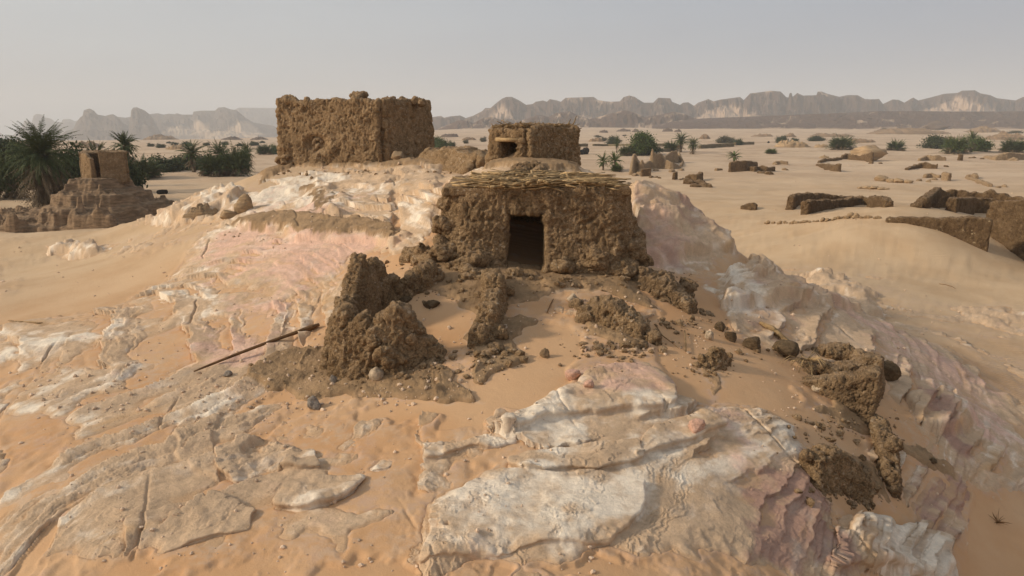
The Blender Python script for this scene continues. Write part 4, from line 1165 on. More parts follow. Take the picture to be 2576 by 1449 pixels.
def build_ruins():
    hut_near(); hut_far(); ruin_big()
    rubble('wall_stub', 'tallest jagged wall stub left of the doorway, curving round a sandy pit', 'ruined wall',
           [([(850, 870, 11.9), (870, 800, 12.5), (905, 740, 13.2), (935, 720, 13.9)], [850, 735, 668, 672], [.6, .55, .5, .45], [.28, .25, .22, .2]),
            ([(935, 720, 13.9), (975, 735, 14.2), (1090, 700, 14.6)], [665, 690, 684], .45, .3),
            ([(858, 880, 11.9), (930, 895, 11.6), (1000, 900, 11.6), (1060, 905, 11.7), (1115, 915, 11.7)], [800, 775, 790, 822, 895], [.75, .8, .8, .6, .4], [.22, .24, .26, .2, .15])],
           [(945, 845, 11.4, .13), (1030, 850, 11.5, .12), (985, 890, 11.3, .22), (1095, 915, 11.5, .14), (880, 880, 11.8, .22), (1030, 695, 14.4, .18), (1100, 690, 14.6, .16), (855, 860, 12.0, .2)],
           .022, 'mud', .95, 1.4, 51, 'broken mud walls below the hut', .26)
    rubble('wall_stub', 'narrow crumbling wall spine between two sand hollows below the doorway', 'ruined wall',
           [([(1235, 720, 14.3), (1245, 770, 13.4), (1225, 850, 12.3), (1200, 880, 11.9)], [695, 715, 780, 850], [.5, .55, .6, .5], [.3, .26, .25, .2])],
           [(1240, 715, 14.0, .22), (1265, 730, 13.8, .15), (1215, 820, 12.3, .18), (1250, 830, 12.2, .16), (1200, 860, 12.0, .16), (1245, 880, 11.8, .12), (1190, 690, 14.7, .25), (1170, 680, 14.8, .2), (1240, 760, 13.3, .2), (1205, 690, 14.7, .2), (1290, 690, 14.8, .15)],
           .022, 'mud', .9, 1.4, 61, 'broken mud walls below the hut', .22)
    rubble('rubble_heap', 'dark tumbled rubble heap sloping down from the right corner of the doorway hut', 'rubble',
           [([(1625, 690, 15.2), (1680, 740, 14.7), (1740, 800, 14.2)], [680, 715, 770], [.6, .7, .5], [.35, .35, .25])],
           [(1660, 700, 15.3, .22), (1695, 730, 14.9, .24), (1640, 720, 15.0, .25), (1720, 725, 15.2, .26), (1735, 715, 15.4, .16), (1710, 770, 14.5, .25), (1750, 790, 14.5, .2), (1690, 790, 14.3, .2), (1780, 790, 14.6, .12), (1665, 745, 14.6, .22), (1730, 820, 14.2, .2), (1610, 690, 15.3, .25)],
           .024, 'mud_dark', 1.1, 1.3, 71, 'mud rubble on the slope', .1)
    rubble('rubble_heap', 'low brown heap of clods and pale stones below the doorway hut, beside the pink rock', 'rubble',
           [([(1460, 800, 13.2), (1540, 800, 13.0), (1620, 850, 12.5)], [775, 765, 825], [.5, .7, .5], [.3, .4, .25])],
           [(1500, 770, 13.3, .18), (1520, 765, 13.4, .15), (1560, 790, 13.1, .22), (1600, 820, 12.8, .2), (1480, 800, 13.0, .2), (1640, 850, 12.5, .16), (1460, 830, 12.8, .14), (1560, 830, 12.7, .22), (1450, 765, 13.6, .12), (1615, 870, 12.2, .14)],
           .024, 'mud', 1.1, 1.5, 81, 'mud rubble on the slope', .1)
    rubble('wall_stub', 'small fin of mud wall standing alone in sand beside the pink and white ledge', 'ruined wall',
           [([(1760, 915, None), (1800, 920, None), (1832, 912, None)], [898, 872, 892], [.32, .36, .3], [.14, .15, .12])],
           [(1775, 915, None, .12)],
           .02, 'mud', .9, 1.6, 91, 'broken mud walls below the hut', .16, .02)
    rubble('wall_block', 'square dark stump of a mud building at right holding a pocket of sand', 'ruined wall',
           [([(2010, 925, 13.2), (2100, 930, 12.9), (2185, 930, 12.9)], [920, 918, 895], .4, .32),
            ([(2185, 1000, 12.7), (2195, 935, 13.3), (2170, 905, 14.0)], [905, 893, 880], .4, .3),
            ([(2060, 905, 14.2), (2110, 880, 14.1), (2180, 895, 13.9)], [875, 868, 888], .4, .3),
            ([(2000, 975, 12.4), (2080, 1000, 12.1), (2190, 1075, 11.8)], [962, 950, 925], .5, .35)],
           [(2100, 880, 14.1, .24), (2125, 875, 14.1, .2), (2075, 885, 14.2, .18), (2160, 895, 13.7, .2), (2060, 970, 12.2, .16), (2090, 965, 12.1, .15), (2015, 970, 12.5, .16), (2150, 1040, 11.9, .25), (2190, 1060, 11.9, .25), (2120, 990, 12.2, .25), (2040, 930, 13.0, .2)],
           .022, 'mud_dark', .8, 1.3, 101, None, .07, .03)
    rubble('wall_stub', 'lowest broken wall stub at lower right, half buried in the sloping sand', 'ruined wall',
           [([(2030, 1185, None), (2090, 1200, None), (2170, 1235, None)], [1150, 1138, 1192], [.5, .5, .35], [.26, .26, .2])],
           [(2055, 1145, None, .14), (2100, 1145, None, .15), (2140, 1180, None, .16), (2180, 1215, None, .12), (2030, 1140, None, .1), (2110, 1180, None, .15)],
           .02, 'mud', 1.0, 1.5, 111, 'broken mud walls below the hut', .16)
    rubble('rubble_heap', 'string of dark mud lumps running downhill from the square stump', 'rubble',
           [([(2200, 1080, None), (2220, 1140, None), (2235, 1205, None), (2250, 1245, None)], [1050, 1100, 1165, 1222], [.35, .4, .35, .25], [.2, .2, .2, .15])],
           [(2215, 1110, None, .15), (2245, 1115, None, .12), (2215, 1150, None, .15), (2240, 1190, None, .12), (2245, 1225, None, .13)],
           .02, 'mud_dark', .9, 1.6, 121, 'mud rubble on the slope', .06)
    rubble('rubble_mound', 'low brown mound of collapsed wall between the roofless house and small hut', 'rubble',
           [([(1085, 405, 34), (1150, 412, 30), (1225, 405, 28)], [385, 377, 388], 2.0, 1.0)],
           [(1100, 398, 33, .6), (1140, 395, 31, .6), (1180, 395, 30, .6), (1215, 400, 28, .5), (1120, 385, 33, .35)],
           .06, 'mud', 1.6, .8, 131, None, .12)
    rubble('rubble_heap', 'dark clod pile with broken sticks between the two thatched huts', 'rubble',
           [], [(1320, 428, 19.5, .22), (1345, 425, 19.6, .25), (1360, 432, 19.3, .2), (1330, 415, 19.9, .2), (1300, 425, 19.7, .16), (1372, 440, 19.1, .14)],
           .03, 'mud_dark', 1.1, 1.4, 141, 'mud rubble on the slope')
# ================================================================ palms, bushes, stones, far ruins
def frond(mb, base, az, el, L, droop, nl=20, wl=.05, ll=.42, rd=random, rach=.02):
    """one feather palm leaf: arching rib with two rows of leaflets"""
    base = Vector(base)
    h = Vector((math.cos(az), math.sin(az), 0)); side = Vector((-math.sin(az), math.cos(az), 0))
    pts = []; e = el; p = base.copy(); n = 9
    for i in range(n + 1):
        pts.append(p.copy())
        p = p + (h * math.cos(e) + Vector((0, 0, math.sin(e)))) * (L / n)
        e -= droop / n * (0.5 + 1.2 * i / n)
    vs = []; fs = []
    for i, q in enumerate(pts):
        w = rach * (1 - .8 * i / n); vs += [q - side * w, q + side * w]
    for i in range(n): fs.append((2 * i, 2 * i + 1, 2 * i + 3, 2 * i + 2))
    for k in range(nl):
        t = .12 + .88 * k / (nl - 1); f = t * n; i = min(int(f), n - 1); q = pts[i].lerp(pts[i + 1], f - i)
        d = (pts[i + 1] - pts[i]).normalized(); up = side.cross(d)
        l = ll * math.sin(math.pi * min(.93, .22 + t * .75)) * rd.uniform(.8, 1.15)
        for s in (-1, 1):
            u = (side * s * .75 + d * .75 + up * rd.uniform(.0, .55) - Vector((0, 0, 1)) * rd.uniform(0, .35)).normalized()
            a = q; c = q + u * l; b = len(vs)
            vs += [a - d * wl * .5, a + d * wl * .5, a + u * l * .6 + d * wl * .35, c, a + u * l * .6 - d * wl * .35]
            fs.append((b, b + 1, b + 2, b + 3, b + 4))
    mb.add(vs, fs)

def palm_parts(h, crown_r, nf, seed, skirt=0, skirt_len=None, trunk_r=.2, lo=-35, dense=20, lean=.0):
    """meshes of a date palm: trunk, crown, hanging dead leaves"""
    rd = random.Random(seed); out = {}
    mb = MB(); pts = []; rr_ = []
    for i in range(15):
        f = i / 14; pts.append((lean * f * f * h, .06 * math.sin(f * 4 + seed), f * h)); rr_.append(trunk_r * (1.25 - .35 * f + .10 * (i % 2)))
    mb.tube(pts, rr_, 10); out['trunk'] = mb.mesh('trunk')
    top = Vector(pts[-1])
    mb = MB()
    for k in range(nf):
        t = (k + .5) / nf; el = R(lerp(84, lo, t ** .8) + rd.uniform(-9, 9))
        frond(mb, top + Vector((rd.uniform(-.1, .1), rd.uniform(-.1, .1), rd.uniform(-.25, .1))), k * 2.39996 + rd.uniform(-.3, .3), el,
              crown_r * rd.uniform(.85, 1.15) * (.75 + .35 * math.sin(math.pi * min(1, t + .2))), R(rd.uniform(45, 95)) * (.6 + .5 * t), dense, .085, crown_r * .18, rd)
    out['crown'] = mb.mesh('crown', False)
    if skirt:
        mb = MB(); sl = skirt_len or crown_r * .9
        for k in range(skirt):
            f = rd.random()
            frond(mb, top - Vector((0, 0, f * max(0.1, h * .75))), rd.uniform(0, 6.283), R(rd.uniform(-70, -5)), sl * rd.uniform(.6, 1.1), R(rd.uniform(20, 60)), 14, .10, crown_r * .14, rd)
        out['dead_leaves'] = mb.mesh('dead_leaves', False)
    return out

def clump_parts(w, h, nf, seed, dead=.3, stiff=1.0):
    """trunkless palm thicket: leaves rising from many points of the ground"""
    rd = random.Random(seed); g = MB(); d = MB()
    for k in range(nf):
        a = rd.uniform(0, 6.283); r = w * .5 * math.sqrt(rd.random()) * .6
        p = (math.cos(a) * r, math.sin(a) * r, h * .45 * rd.random() * (1 - r / w))
        out = rd.random()
        el = R(lerp(82, 12, out * (0.35 + 1.1 * r / (w * .5)))); L = h * rd.uniform(.55, .95)
        az = a + rd.gauss(0, .5)
        dd = rd.random() < dead * (1.4 if p[2] < h * .15 else .4)
        if dd: el = R(rd.uniform(-10, 30)); L *= .8
        frond(d if dd else g, p, az, el, L, R(rd.uniform(25, 85)), 13, h * .034, h * .19, rd)
    out = {'foliage': g.mesh('foliage', False)}
    if d.v: out['dead_leaves'] = d.mesh('dead_leaves', False)
    return out

def leafy_parts(w, h, seed, n=1500, trunk=True, leaf=.16, flat=1.0, stems=4, low=.15):
    """round-headed bush or tree: limbs and many small leaf faces in uneven clumps"""
    rd = random.Random(seed); mb = MB(); tr = MB()
    tips = []
    for k in range(stems * 4):
        a = rd.uniform(0, 6.283); r = w * .5 * math.sqrt(rd.random()) * .8
        z = h * lerp(low, 1.0, rd.random()) * (1 - .45 * (r / (w * .5)) ** 2)
        tips.append(Vector((math.cos(a) * r, math.sin(a) * r, z)))
    for i, t in enumerate(tips):
        if i < stems * 2: tr.tube([(rd.uniform(-.05, .05) * w, rd.uniform(-.05, .05) * w, 0), (t.x * .35, t.y * .35, t.z * .5), (t.x, t.y, t.z)], [h * .03, h * .02, h * .008], 5)
    for k in range(n):
        c = rd.choice(tips); s = w * .13
        p = c + Vector((rd.gauss(0, s), rd.gauss(0, s), rd.gauss(0, s * .7 * flat)))
        if p.z < 0.02 * h: p.z = abs(p.z)
        l = leaf * rd.uniform(.6, 1.3)
        u = Vector((rd.gauss(0, 1), rd.gauss(0, 1), rd.gauss(0, .7))).normalized(); v = u.orthogonal().normalized(); v.rotate(Matrix.Rotation(rd.uniform(0, 6.28), 3, u))
        mb.add([p - u * l * .5, p + v * l * .28, p + u * l * .5, p - v * l * .28], [(0, 1, 2, 3)])
    return {'trunk': tr.mesh('trunk'), 'foliage': mb.mesh('foliage', False)}

def mat_leaf(name, c1, c2, sc=1.5):
    m, nt, b = new_mat(name, .7); n = NT(nt)
    p = n.pos(); f = n.noise(sc, p, 4, .6); isl = n.n('ShaderNodeNewGeometry').outputs['Random Per Island']
    c = n.mix(n.math('ADD', n.math('MULTIPLY', n.ramp(f, .3, .7), .5), n.math('MULTIPLY', isl, .5)), c1, c2)
    nt.links.new(c, b.inputs['Base Color'])
    return m
M['palm_leaf'] = mat_leaf('palm_leaf', (.036, .052, .019), (.095, .115, .042))
M['palm_light'] = mat_leaf('young_palm_leaf', (.05, .075, .02), (.11, .14, .045))
M['dead_leaf'] = mat_leaf('dead_palm_leaf', (.085, .058, .034), (.20, .145, .085))
M['bush_leaf'] = mat_leaf('bush_leaf', (.028, .040, .017), (.062, .078, .03))
M['bush_green'] = mat_leaf('green_bush_leaf', (.045, .070, .018), (.10, .135, .038))
M['acacia_leaf'] = mat_leaf('acacia_leaf', (.075, .072, .045), (.13, .12, .075))
M['bark'] = simple_mat('bark', (.13, .092, .058), .4, 6, .8, .05)
PMAT = {'trunk': 'bark', 'crown': 'palm_leaf', 'dead_leaves': 'dead_leaf', 'foliage': 'palm_leaf'}

PROTO = {}
def proto(kind):
    if kind in PROTO: return PROTO[kind]
    if kind == 'palm': pr = palm_parts(3.2, 2.3, 60, 11, 34, 2.0)
    elif kind == 'palm2': pr = palm_parts(2.6, 2.4, 54, 12, 24, 1.8)
    elif kind == 'tallpalm': pr = palm_parts(5.4, 2.1, 64, 13, 130, 2.3, .18)
    elif kind == 'bigpalm': pr = palm_parts(5.2, 3.7, 185, 14, 320, 3.8, .35, -66, 24)
    elif kind == 'youngpalm': pr = palm_parts(1.5, 1.9, 30, 15, 5, 1.1, .16, -15)
    elif kind == 'clump': pr = clump_parts(5, 3.0, 260, 16, .12)
    elif kind == 'clump2': pr = clump_parts(5, 3.0, 250, 17, .55)
    elif kind == 'clump3': pr = clump_parts(5, 2.8, 280, 18, .22)
    elif kind == 'bush': pr = leafy_parts(5, 2.6, 19, 5200, True, .36)
    elif kind == 'bush2': pr = leafy_parts(5, 3.2, 20, 5600, True, .36, 1.2)
    elif kind == 'tree': pr = leafy_parts(5, 5.0, 21, 7500, True, .36, 1.1, 8, .12)
    elif kind == 'acacia': pr = leafy_parts(5, 3.6, 22, 2200, True, .3, .35, 4, .75)
    dims = {'palm': (5, 5.0), 'palm2': (5, 4.5), 'tallpalm': (4.2, 7.2), 'bigpalm': (6.4, 7.9), 'youngpalm': (3.8, 3.2), 'clump': (5.6, 3.0), 'clump2': (5.6, 3.0),
            'clump3': (5.6, 2.9), 'bush': (5, 2.8), 'bush2': (5, 3.4), 'tree': (5, 5.1), 'acacia': (5, 3.9)}[kind]
    PROTO[kind] = (pr, dims)
    return PROTO[kind]

VARMESH = {}
def plant(kind, px, py, wpx, hpx, label, cat, name, group=None, leaf=None, rot=0.0, depth=None):
    p = ghit(px, py, 45) if depth is None else None
    if depth is not None:
        q = P(px, py, depth); p = np.array([q[0], q[1], ground_z(q[0], q[1])])
    pr, (w0, h0) = proto(kind)
    mpp = p[1] / FPX
    o = empty(name, (p[0], p[1], p[2] - .05), rot)
    sw = wpx * mpp / w0; sh = (hpx * mpp if depth is None else P(px, py - hpx, depth)[2] - p[2]) / h0
    o.scale = (sw, sw, sh)
    tag(o, label, cat, group)
    for k, me in pr.items():
        mat = leaf if (leaf and k in ('foliage', 'crown')) else PMAT[k]
        key = (kind, k, mat)
        if key not in VARMESH:
            m2 = me.copy() if any(q[:2] == (kind, k) for q in VARMESH) else me
            m2.materials.clear(); m2.materials.append(M[mat]); VARMESH[key] = m2
        c = bpy.data.objects.new(k, VARMESH[key]); COL.objects.link(c); c.parent = o
    return o

def stone_mesh(name, seed, strata=.0, rough=1.0, sub=4, flat=1.0):
    bm = bmesh.new(); bmesh.ops.create_icosphere(bm, subdivisions=sub, radius=1.0)
    me = bpy.data.meshes.new(name); bm.to_mesh(me); bm.free()
    p = coords(me).astype(np.float64); rd = random.Random(seed)
    k = np.ones(len(p))
    for _ in range(13):
        d = np.array([rd.gauss(0, 1) for _ in range(3)]); d /= np.linalg.norm(d)
        k = np.minimum(k, rd.uniform(.55, .95) / np.maximum(p @ d, 1e-3))
    k = k * (1 + rough * (.22 * fbm(p * 1.1 + seed * 5.1, 3, seed) + .10 * fbm(p * 4 + seed, 4, seed + 3, .6)))
    if strata: k = k * (1 + strata * fbm(p * np.array([.6, .6, 5.5]) + seed, 4, seed + 9, .6))
    v = p * k[:, None]
    v[:, 2] *= flat
    v[:, 2] -= np.percentile(v[:, 2], 18)
    v /= np.array([np.ptp(v[:, 0]), np.ptp(v[:, 0]), v[:, 2].max()])
    setco(me, v)
    return me

def outcrop_mesh(name, seed, strata=6):
    """a ragged low shelf of bedded rock, unit wide, unit high"""
    nx, ny = 110, 44
    X, Y = np.meshgrid(np.linspace(-1, 1, nx), np.linspace(-1, 1, ny))
    p = np.stack([X.ravel() * 2.4, Y.ravel() * 1.2], 1) + seed * 7.7
    env = 1 - (X.ravel() ** 2 * 1.05 + Y.ravel() ** 2 * 1.05) + 0.55 * fbm(p * .9, 3, seed) + .2 * fbm(p * 3, 3, seed + 2)
    h = np.clip(env, -.3, None) * (0.8 + 0.9 * fbm(p * 1.5, 4, seed + 5)) + .22 * fbm(p * 4.5, 4, seed + 6, .6, mode='ridge') * np.clip(env * 2, 0, 1)
    t = h * strata; h = (np.floor(t) + sstep(.45, 1, t - np.floor(t))) / strata * .6 + h * .4
    edge = np.maximum(np.abs(X), np.abs(Y)).ravel()
    h = np.where(env < 0.0, -.12, h) - .5 * sstep(.86, 1, edge)
    h = h / max(h.max(), .2)
    V = np.stack([X.ravel() * .5, Y.ravel() * .5, h], 1)
    return np_mesh(name, V, grid_faces(ny, nx), True)

STONES = {}
def stone(px, py, wpx, hpx, mat, label, cat='rock', name='rock', group=None, seed=0, strata=0.0, rough=1.0, deep=None, sink=0.0, depth=None, rot=0.0, dmin=4.8, shelf=False):
    """a rock whose foot is seen at px,py, wpx wide and hpx high"""
    if depth is None: p = ghit(px, py, dmin)
    else:
        q = P(px, py, depth); p = np.array([q[0], q[1], ground_z(q[0], q[1])])
    mpp = p[1] / FPX
    me = stone_mesh(name, seed, strata, rough) if not shelf else outcrop_mesh(name, seed)
    o = link(name, me, M[mat])
    w = wpx * mpp; h = hpx * mpp
    o.location = (p[0], p[1] + w * .15, p[2] - sink * h)
    o.rotation_euler = (0, 0, rot)
    o.scale = (w, w * (deep or .8), h * (1 + sink))
    tag(o, label, cat, group)
    return o

def far_ruin(name, label, cat, walls, lumps=(), mat='mud_far', voxel=.12, amp=1.6, freq=.6, seed=0, group=None, jag=.2, foot=None, thick=(.9, .5)):
    """walls: lists of (px, py_foot, py_top[, depth])"""
    bm = bmesh.new(); c = []
    for wl in walls:
        q = []; hz = []
        for s in wl:
            p = ghit(s[0], s[1], 30) if len(s) < 4 else P(s[0], s[1], s[3])
            q.append(p); hz.append(P(s[0], s[2], p[1])[2])
        solid_strip(bm, [p[:2] for p in q], hz, thick[0], thick[1], [p[2] - 1.2 for p in q], voxel * 3, jag, seed); c += q
    for k, (px, py, r) in enumerate(lumps):
        p = ghit(px, py, 30); lump(bm, p, r, seed + k); c.append(p)
    c = np.mean(c, 0)
    o = link(name, mud_mesh(name, bm, voxel, amp, freq, seed, c), M[mat])
    o.location = [float(k) for k in c]
    tag(o, label, cat, group)
    return o

def build_plants():
    G = 'palms and bushes of the left oasis'; H = 'palms and bushes on the right plain'
    plant('bigpalm', 125, 512, 150, 196, 'biggest date palm at far left, with a skirt of dead leaves down to the sand', 'palm', 'date_palm', G, depth=66)
    plant('clump2', 14, 462, 95, 76, 'palm thicket cut by the left edge, in front of the leafy tree', 'palm', 'palm_thicket', G, rot=1, depth=72)
    plant('tree', 22, 430, 100, 80, 'broad leafy green tree at the left edge behind the palm thicket', 'tree', 'leafy_tree', G, 'bush_leaf', depth=92)
    plant('bush2', 70, 450, 90, 72, 'dark bush filling the gap between leafy tree and biggest palm', 'bush', 'bush', G, 'bush_leaf', 2, depth=84)
    plant('bush2', 178, 492, 95, 110, 'dense dark bush between the biggest palm and the small tower ruin', 'bush', 'bush', G, 'bush_leaf', depth=72)
    plant('palm2', 247, 425, 74, 75, 'palm whose crown shows just over the roof of the small tower ruin', 'palm', 'date_palm', G, rot=.5, depth=90)
    plant('tallpalm', 322, 440, 74, 115, 'tall slim palm with brown hanging leaves right of the small tower ruin', 'palm', 'date_palm', G, rot=2.2, depth=84)
    plant('bush', 300, 448, 90, 60, 'low dark bush at the foot of the tall slim palm', 'bush', 'bush', G, 'bush_leaf', 2, depth=80)
    plant('clump3', 362, 450, 84, 60, 'grey green palm thicket with a dead heart right of the tower ruin', 'palm', 'palm_thicket', G, rot=.4)
    plant('bush', 418, 432, 76, 36, 'dark bush next to the grey green thicket, first of the hedge of three', 'bush', 'bush', G, 'bush_leaf', .5)
    plant('bush', 462, 429, 70, 34, 'middle dark bush of the hedge of three between two palm thickets', 'bush', 'bush', G, 'bush_leaf', 1.7)
    plant('bush', 510, 427, 76, 34, 'dark bush behind the brown thicket, last of the hedge of three', 'bush', 'bush', G, 'bush_leaf', 2.9)
    plant('palm', 485, 410, 84, 56, 'palm rising above the hedge of three dark bushes', 'palm', 'date_palm', G, rot=.9, depth=118)
    plant('palm2', 555, 410, 80, 58, 'palm with drooping crown just behind the brown thicket', 'palm', 'date_palm', G, rot=1.9, depth=112)
    plant('clump', 592, 408, 72, 44, 'dark green palm thicket joining the drooping palm on its right', 'palm', 'palm_thicket', G, rot=.3, depth=110)
    plant('palm', 622, 400, 58, 44, 'outermost palm on the right of the oasis thickets', 'palm', 'date_palm', G, rot=2.9, depth=125)
    plant('clump2', 543, 443, 76, 60, 'brownish palm thicket standing alone on open sand before the oasis', 'palm', 'palm_thicket', G, rot=2.1)
    plant('clump', 668, 389, 40, 26, 'small palm thicket beside a green bush left of the roofless house', 'palm', 'palm_thicket', G, rot=2)
    plant('bush', 695, 388, 26, 22, 'small green bush touching the left edge of the roofless house', 'bush', 'bush', G, 'bush_green')
    plant('bush2', 1104, 378, 46, 28, 'bright green bush just right of the roofless house', 'bush', 'bush', H, 'bush_green', 1)
    plant('bush', 1137, 372, 17, 15, 'tiny round bush right of the bright green one', 'bush', 'bush', H, 'bush_leaf')
    for px, py, s, t in ((1172, 361, 13, 'tiny dark shrub'), (1216, 357, 16, 'slightly bigger grey shrub')):
        plant('bush', px, py, s, s * .7, t + ' on the plain between roofless house and small hut', 'bush', 'bush', H, 'acacia_leaf', px)
    plant('youngpalm', 1517, 428, 46, 48, 'left one of twin young palms on sand beyond the small hut', 'palm', 'date_palm', H, 'palm_light', .2)
    plant('youngpalm', 1546, 430, 52, 56, 'taller one of twin young palms on sand beyond the small hut', 'palm', 'date_palm', H, 'palm_light', 1.2)
    plant('clump', 1552, 431, 30, 20, 'low palm sprout at the foot of the taller twin palm', 'palm', 'palm_thicket', H, 'palm_light', 2)
    plant('tree', 1614, 391, 60, 54, 'tall bright green bushy tree behind the ruin with two spires', 'tree', 'leafy_tree', H, 'bush_green', 1)
    plant('bush2', 1640, 388, 44, 28, 'dark bush leaning on the right of the bright green tree', 'bush', 'bush', H, 'bush_leaf', 2)
    plant('clump2', 1577, 391, 40, 26, 'brown dry thicket on the left of the bright green tree', 'palm', 'palm_thicket', H, None, 1)
    plant('palm', 1712, 383, 52, 48, 'tallest palm of the clump right of the spired ruin', 'palm', 'date_palm', H, None, .3)
    plant('palm2', 1742, 388, 48, 42, 'palm with low leaves at the right end of the spired ruin clump', 'palm', 'date_palm', H, None, 1.3)
    plant('clump', 1690, 381, 40, 26, 'thicket at the left end of the palm clump behind the spired ruin', 'palm', 'palm_thicket', H, None, 2.3)
    plant('bush2', 1543, 364, 34, 18, 'dark round bush by the low hedge wall, a palm behind it', 'bush', 'bush', H, 'bush_leaf', 1)
    plant('palm2', 1552, 361, 18, 24, 'small palm poking up behind the dark round bush', 'palm', 'date_palm', H, None, 1, depth=215)
    plant('acacia', 1503, 352, 17, 13, 'grey umbrella acacia beside a dark rock on the far flats', 'tree', 'acacia_tree', H, 'acacia_leaf')
    plant('bush', 1519, 355, 13, 9, 'grey round shrub right of the umbrella acacia', 'bush', 'bush', H, 'acacia_leaf')
    plant('acacia', 1571, 346, 10, 8, 'tiny acacia far behind the dark round bush', 'tree', 'acacia_tree', H, 'acacia_leaf', 2)
    plant('bush', 1824, 360, 42, 16, 'brown dry bush growing over the long hedge wall', 'bush', 'bush', H, 'acacia_leaf', 1)
    plant('bush', 1856, 365, 22, 14, 'dark green bush at the right end of the hedge wall', 'bush', 'bush', H, 'bush_leaf', 2)
    plant('youngpalm', 1846, 408, 52, 32, 'lone young palm behind the broken dark wall in the sand', 'palm', 'date_palm', H, 'palm_light', .7)
    plant('clump', 1940, 387, 27, 14, 'low green palm sprout alone on bare sand', 'palm', 'palm_thicket', H, 'palm_light', .7)
    plant('bush', 1966, 360, 26, 17, 'dark bush on top of a flat tan rock', 'bush', 'bush', H, 'bush_leaf', 2)
    plant('bush', 1998, 357, 18, 9, 'flat little bush right of the rock with the dark bush', 'bush', 'bush', H, 'bush_leaf', .2)
    plant('bush', 2052, 355, 34, 12, 'low dark wide bush on far rocks left of the round palm thicket', 'bush', 'bush', H, 'bush_leaf', 1.2)
    plant('clump', 2118, 377, 60, 35, 'large round dark palm thicket on bare sand behind the tan boulder', 'palm', 'palm_thicket', H, None, 1)
    plant('clump2', 2253, 379, 44, 27, 'brownish leaning palm thicket right of the tan boulder', 'palm', 'palm_thicket', H, None, 2)
    plant('bush2', 2352, 374, 64, 28, 'dark wide bush at the left end of the big right hand clump', 'bush', 'bush', H, 'bush_leaf', .4)
    plant('clump3', 2404, 386, 62, 46, 'palm thicket with yellow dead leaves in front of the big right clump', 'palm', 'palm_thicket', H, 'palm_light', 1.4)
    plant('palm', 2441, 383, 44, 52, 'tallest green palm of the big right hand clump', 'palm', 'date_palm', H, 'palm_light', 2.4)
    plant('bush2', 2466, 381, 50, 30, 'green bush at the right end of the big right hand clump', 'bush', 'bush', H, 'bush_green', .9)
    plant('clump3', 2548, 384, 64, 36, 'dark palm thicket at the right edge above a brown ruin mound', 'palm', 'palm_thicket', H, None, .2)
    plant('acacia', 2552, 345, 34, 18, 'grey umbrella acacia among rocks at the far right', 'tree', 'acacia_tree', H, 'acacia_leaf', 1)
    plant('acacia', 2224, 331, 16, 9, 'tiny dark acacia left of the great dark boulder', 'tree', 'acacia_tree', H, 'acacia_leaf', .3)
    rd = random.Random(5)
    for k, (px, py, s) in enumerate(((405, 372, 16), (440, 366, 13), (470, 368, 18), (520, 366, 12), (566, 365, 14), (604, 368, 12), (640, 366, 16), (380, 369, 13), (660, 360, 9), (425, 361, 8))):
        plant('bush', px, py, s * 1.3, s * .6, 'dark speck of a shrub on the far flats behind the left oasis', 'bush', 'shrub', 'specks of shrub on the far left flats', 'bush_leaf', k)

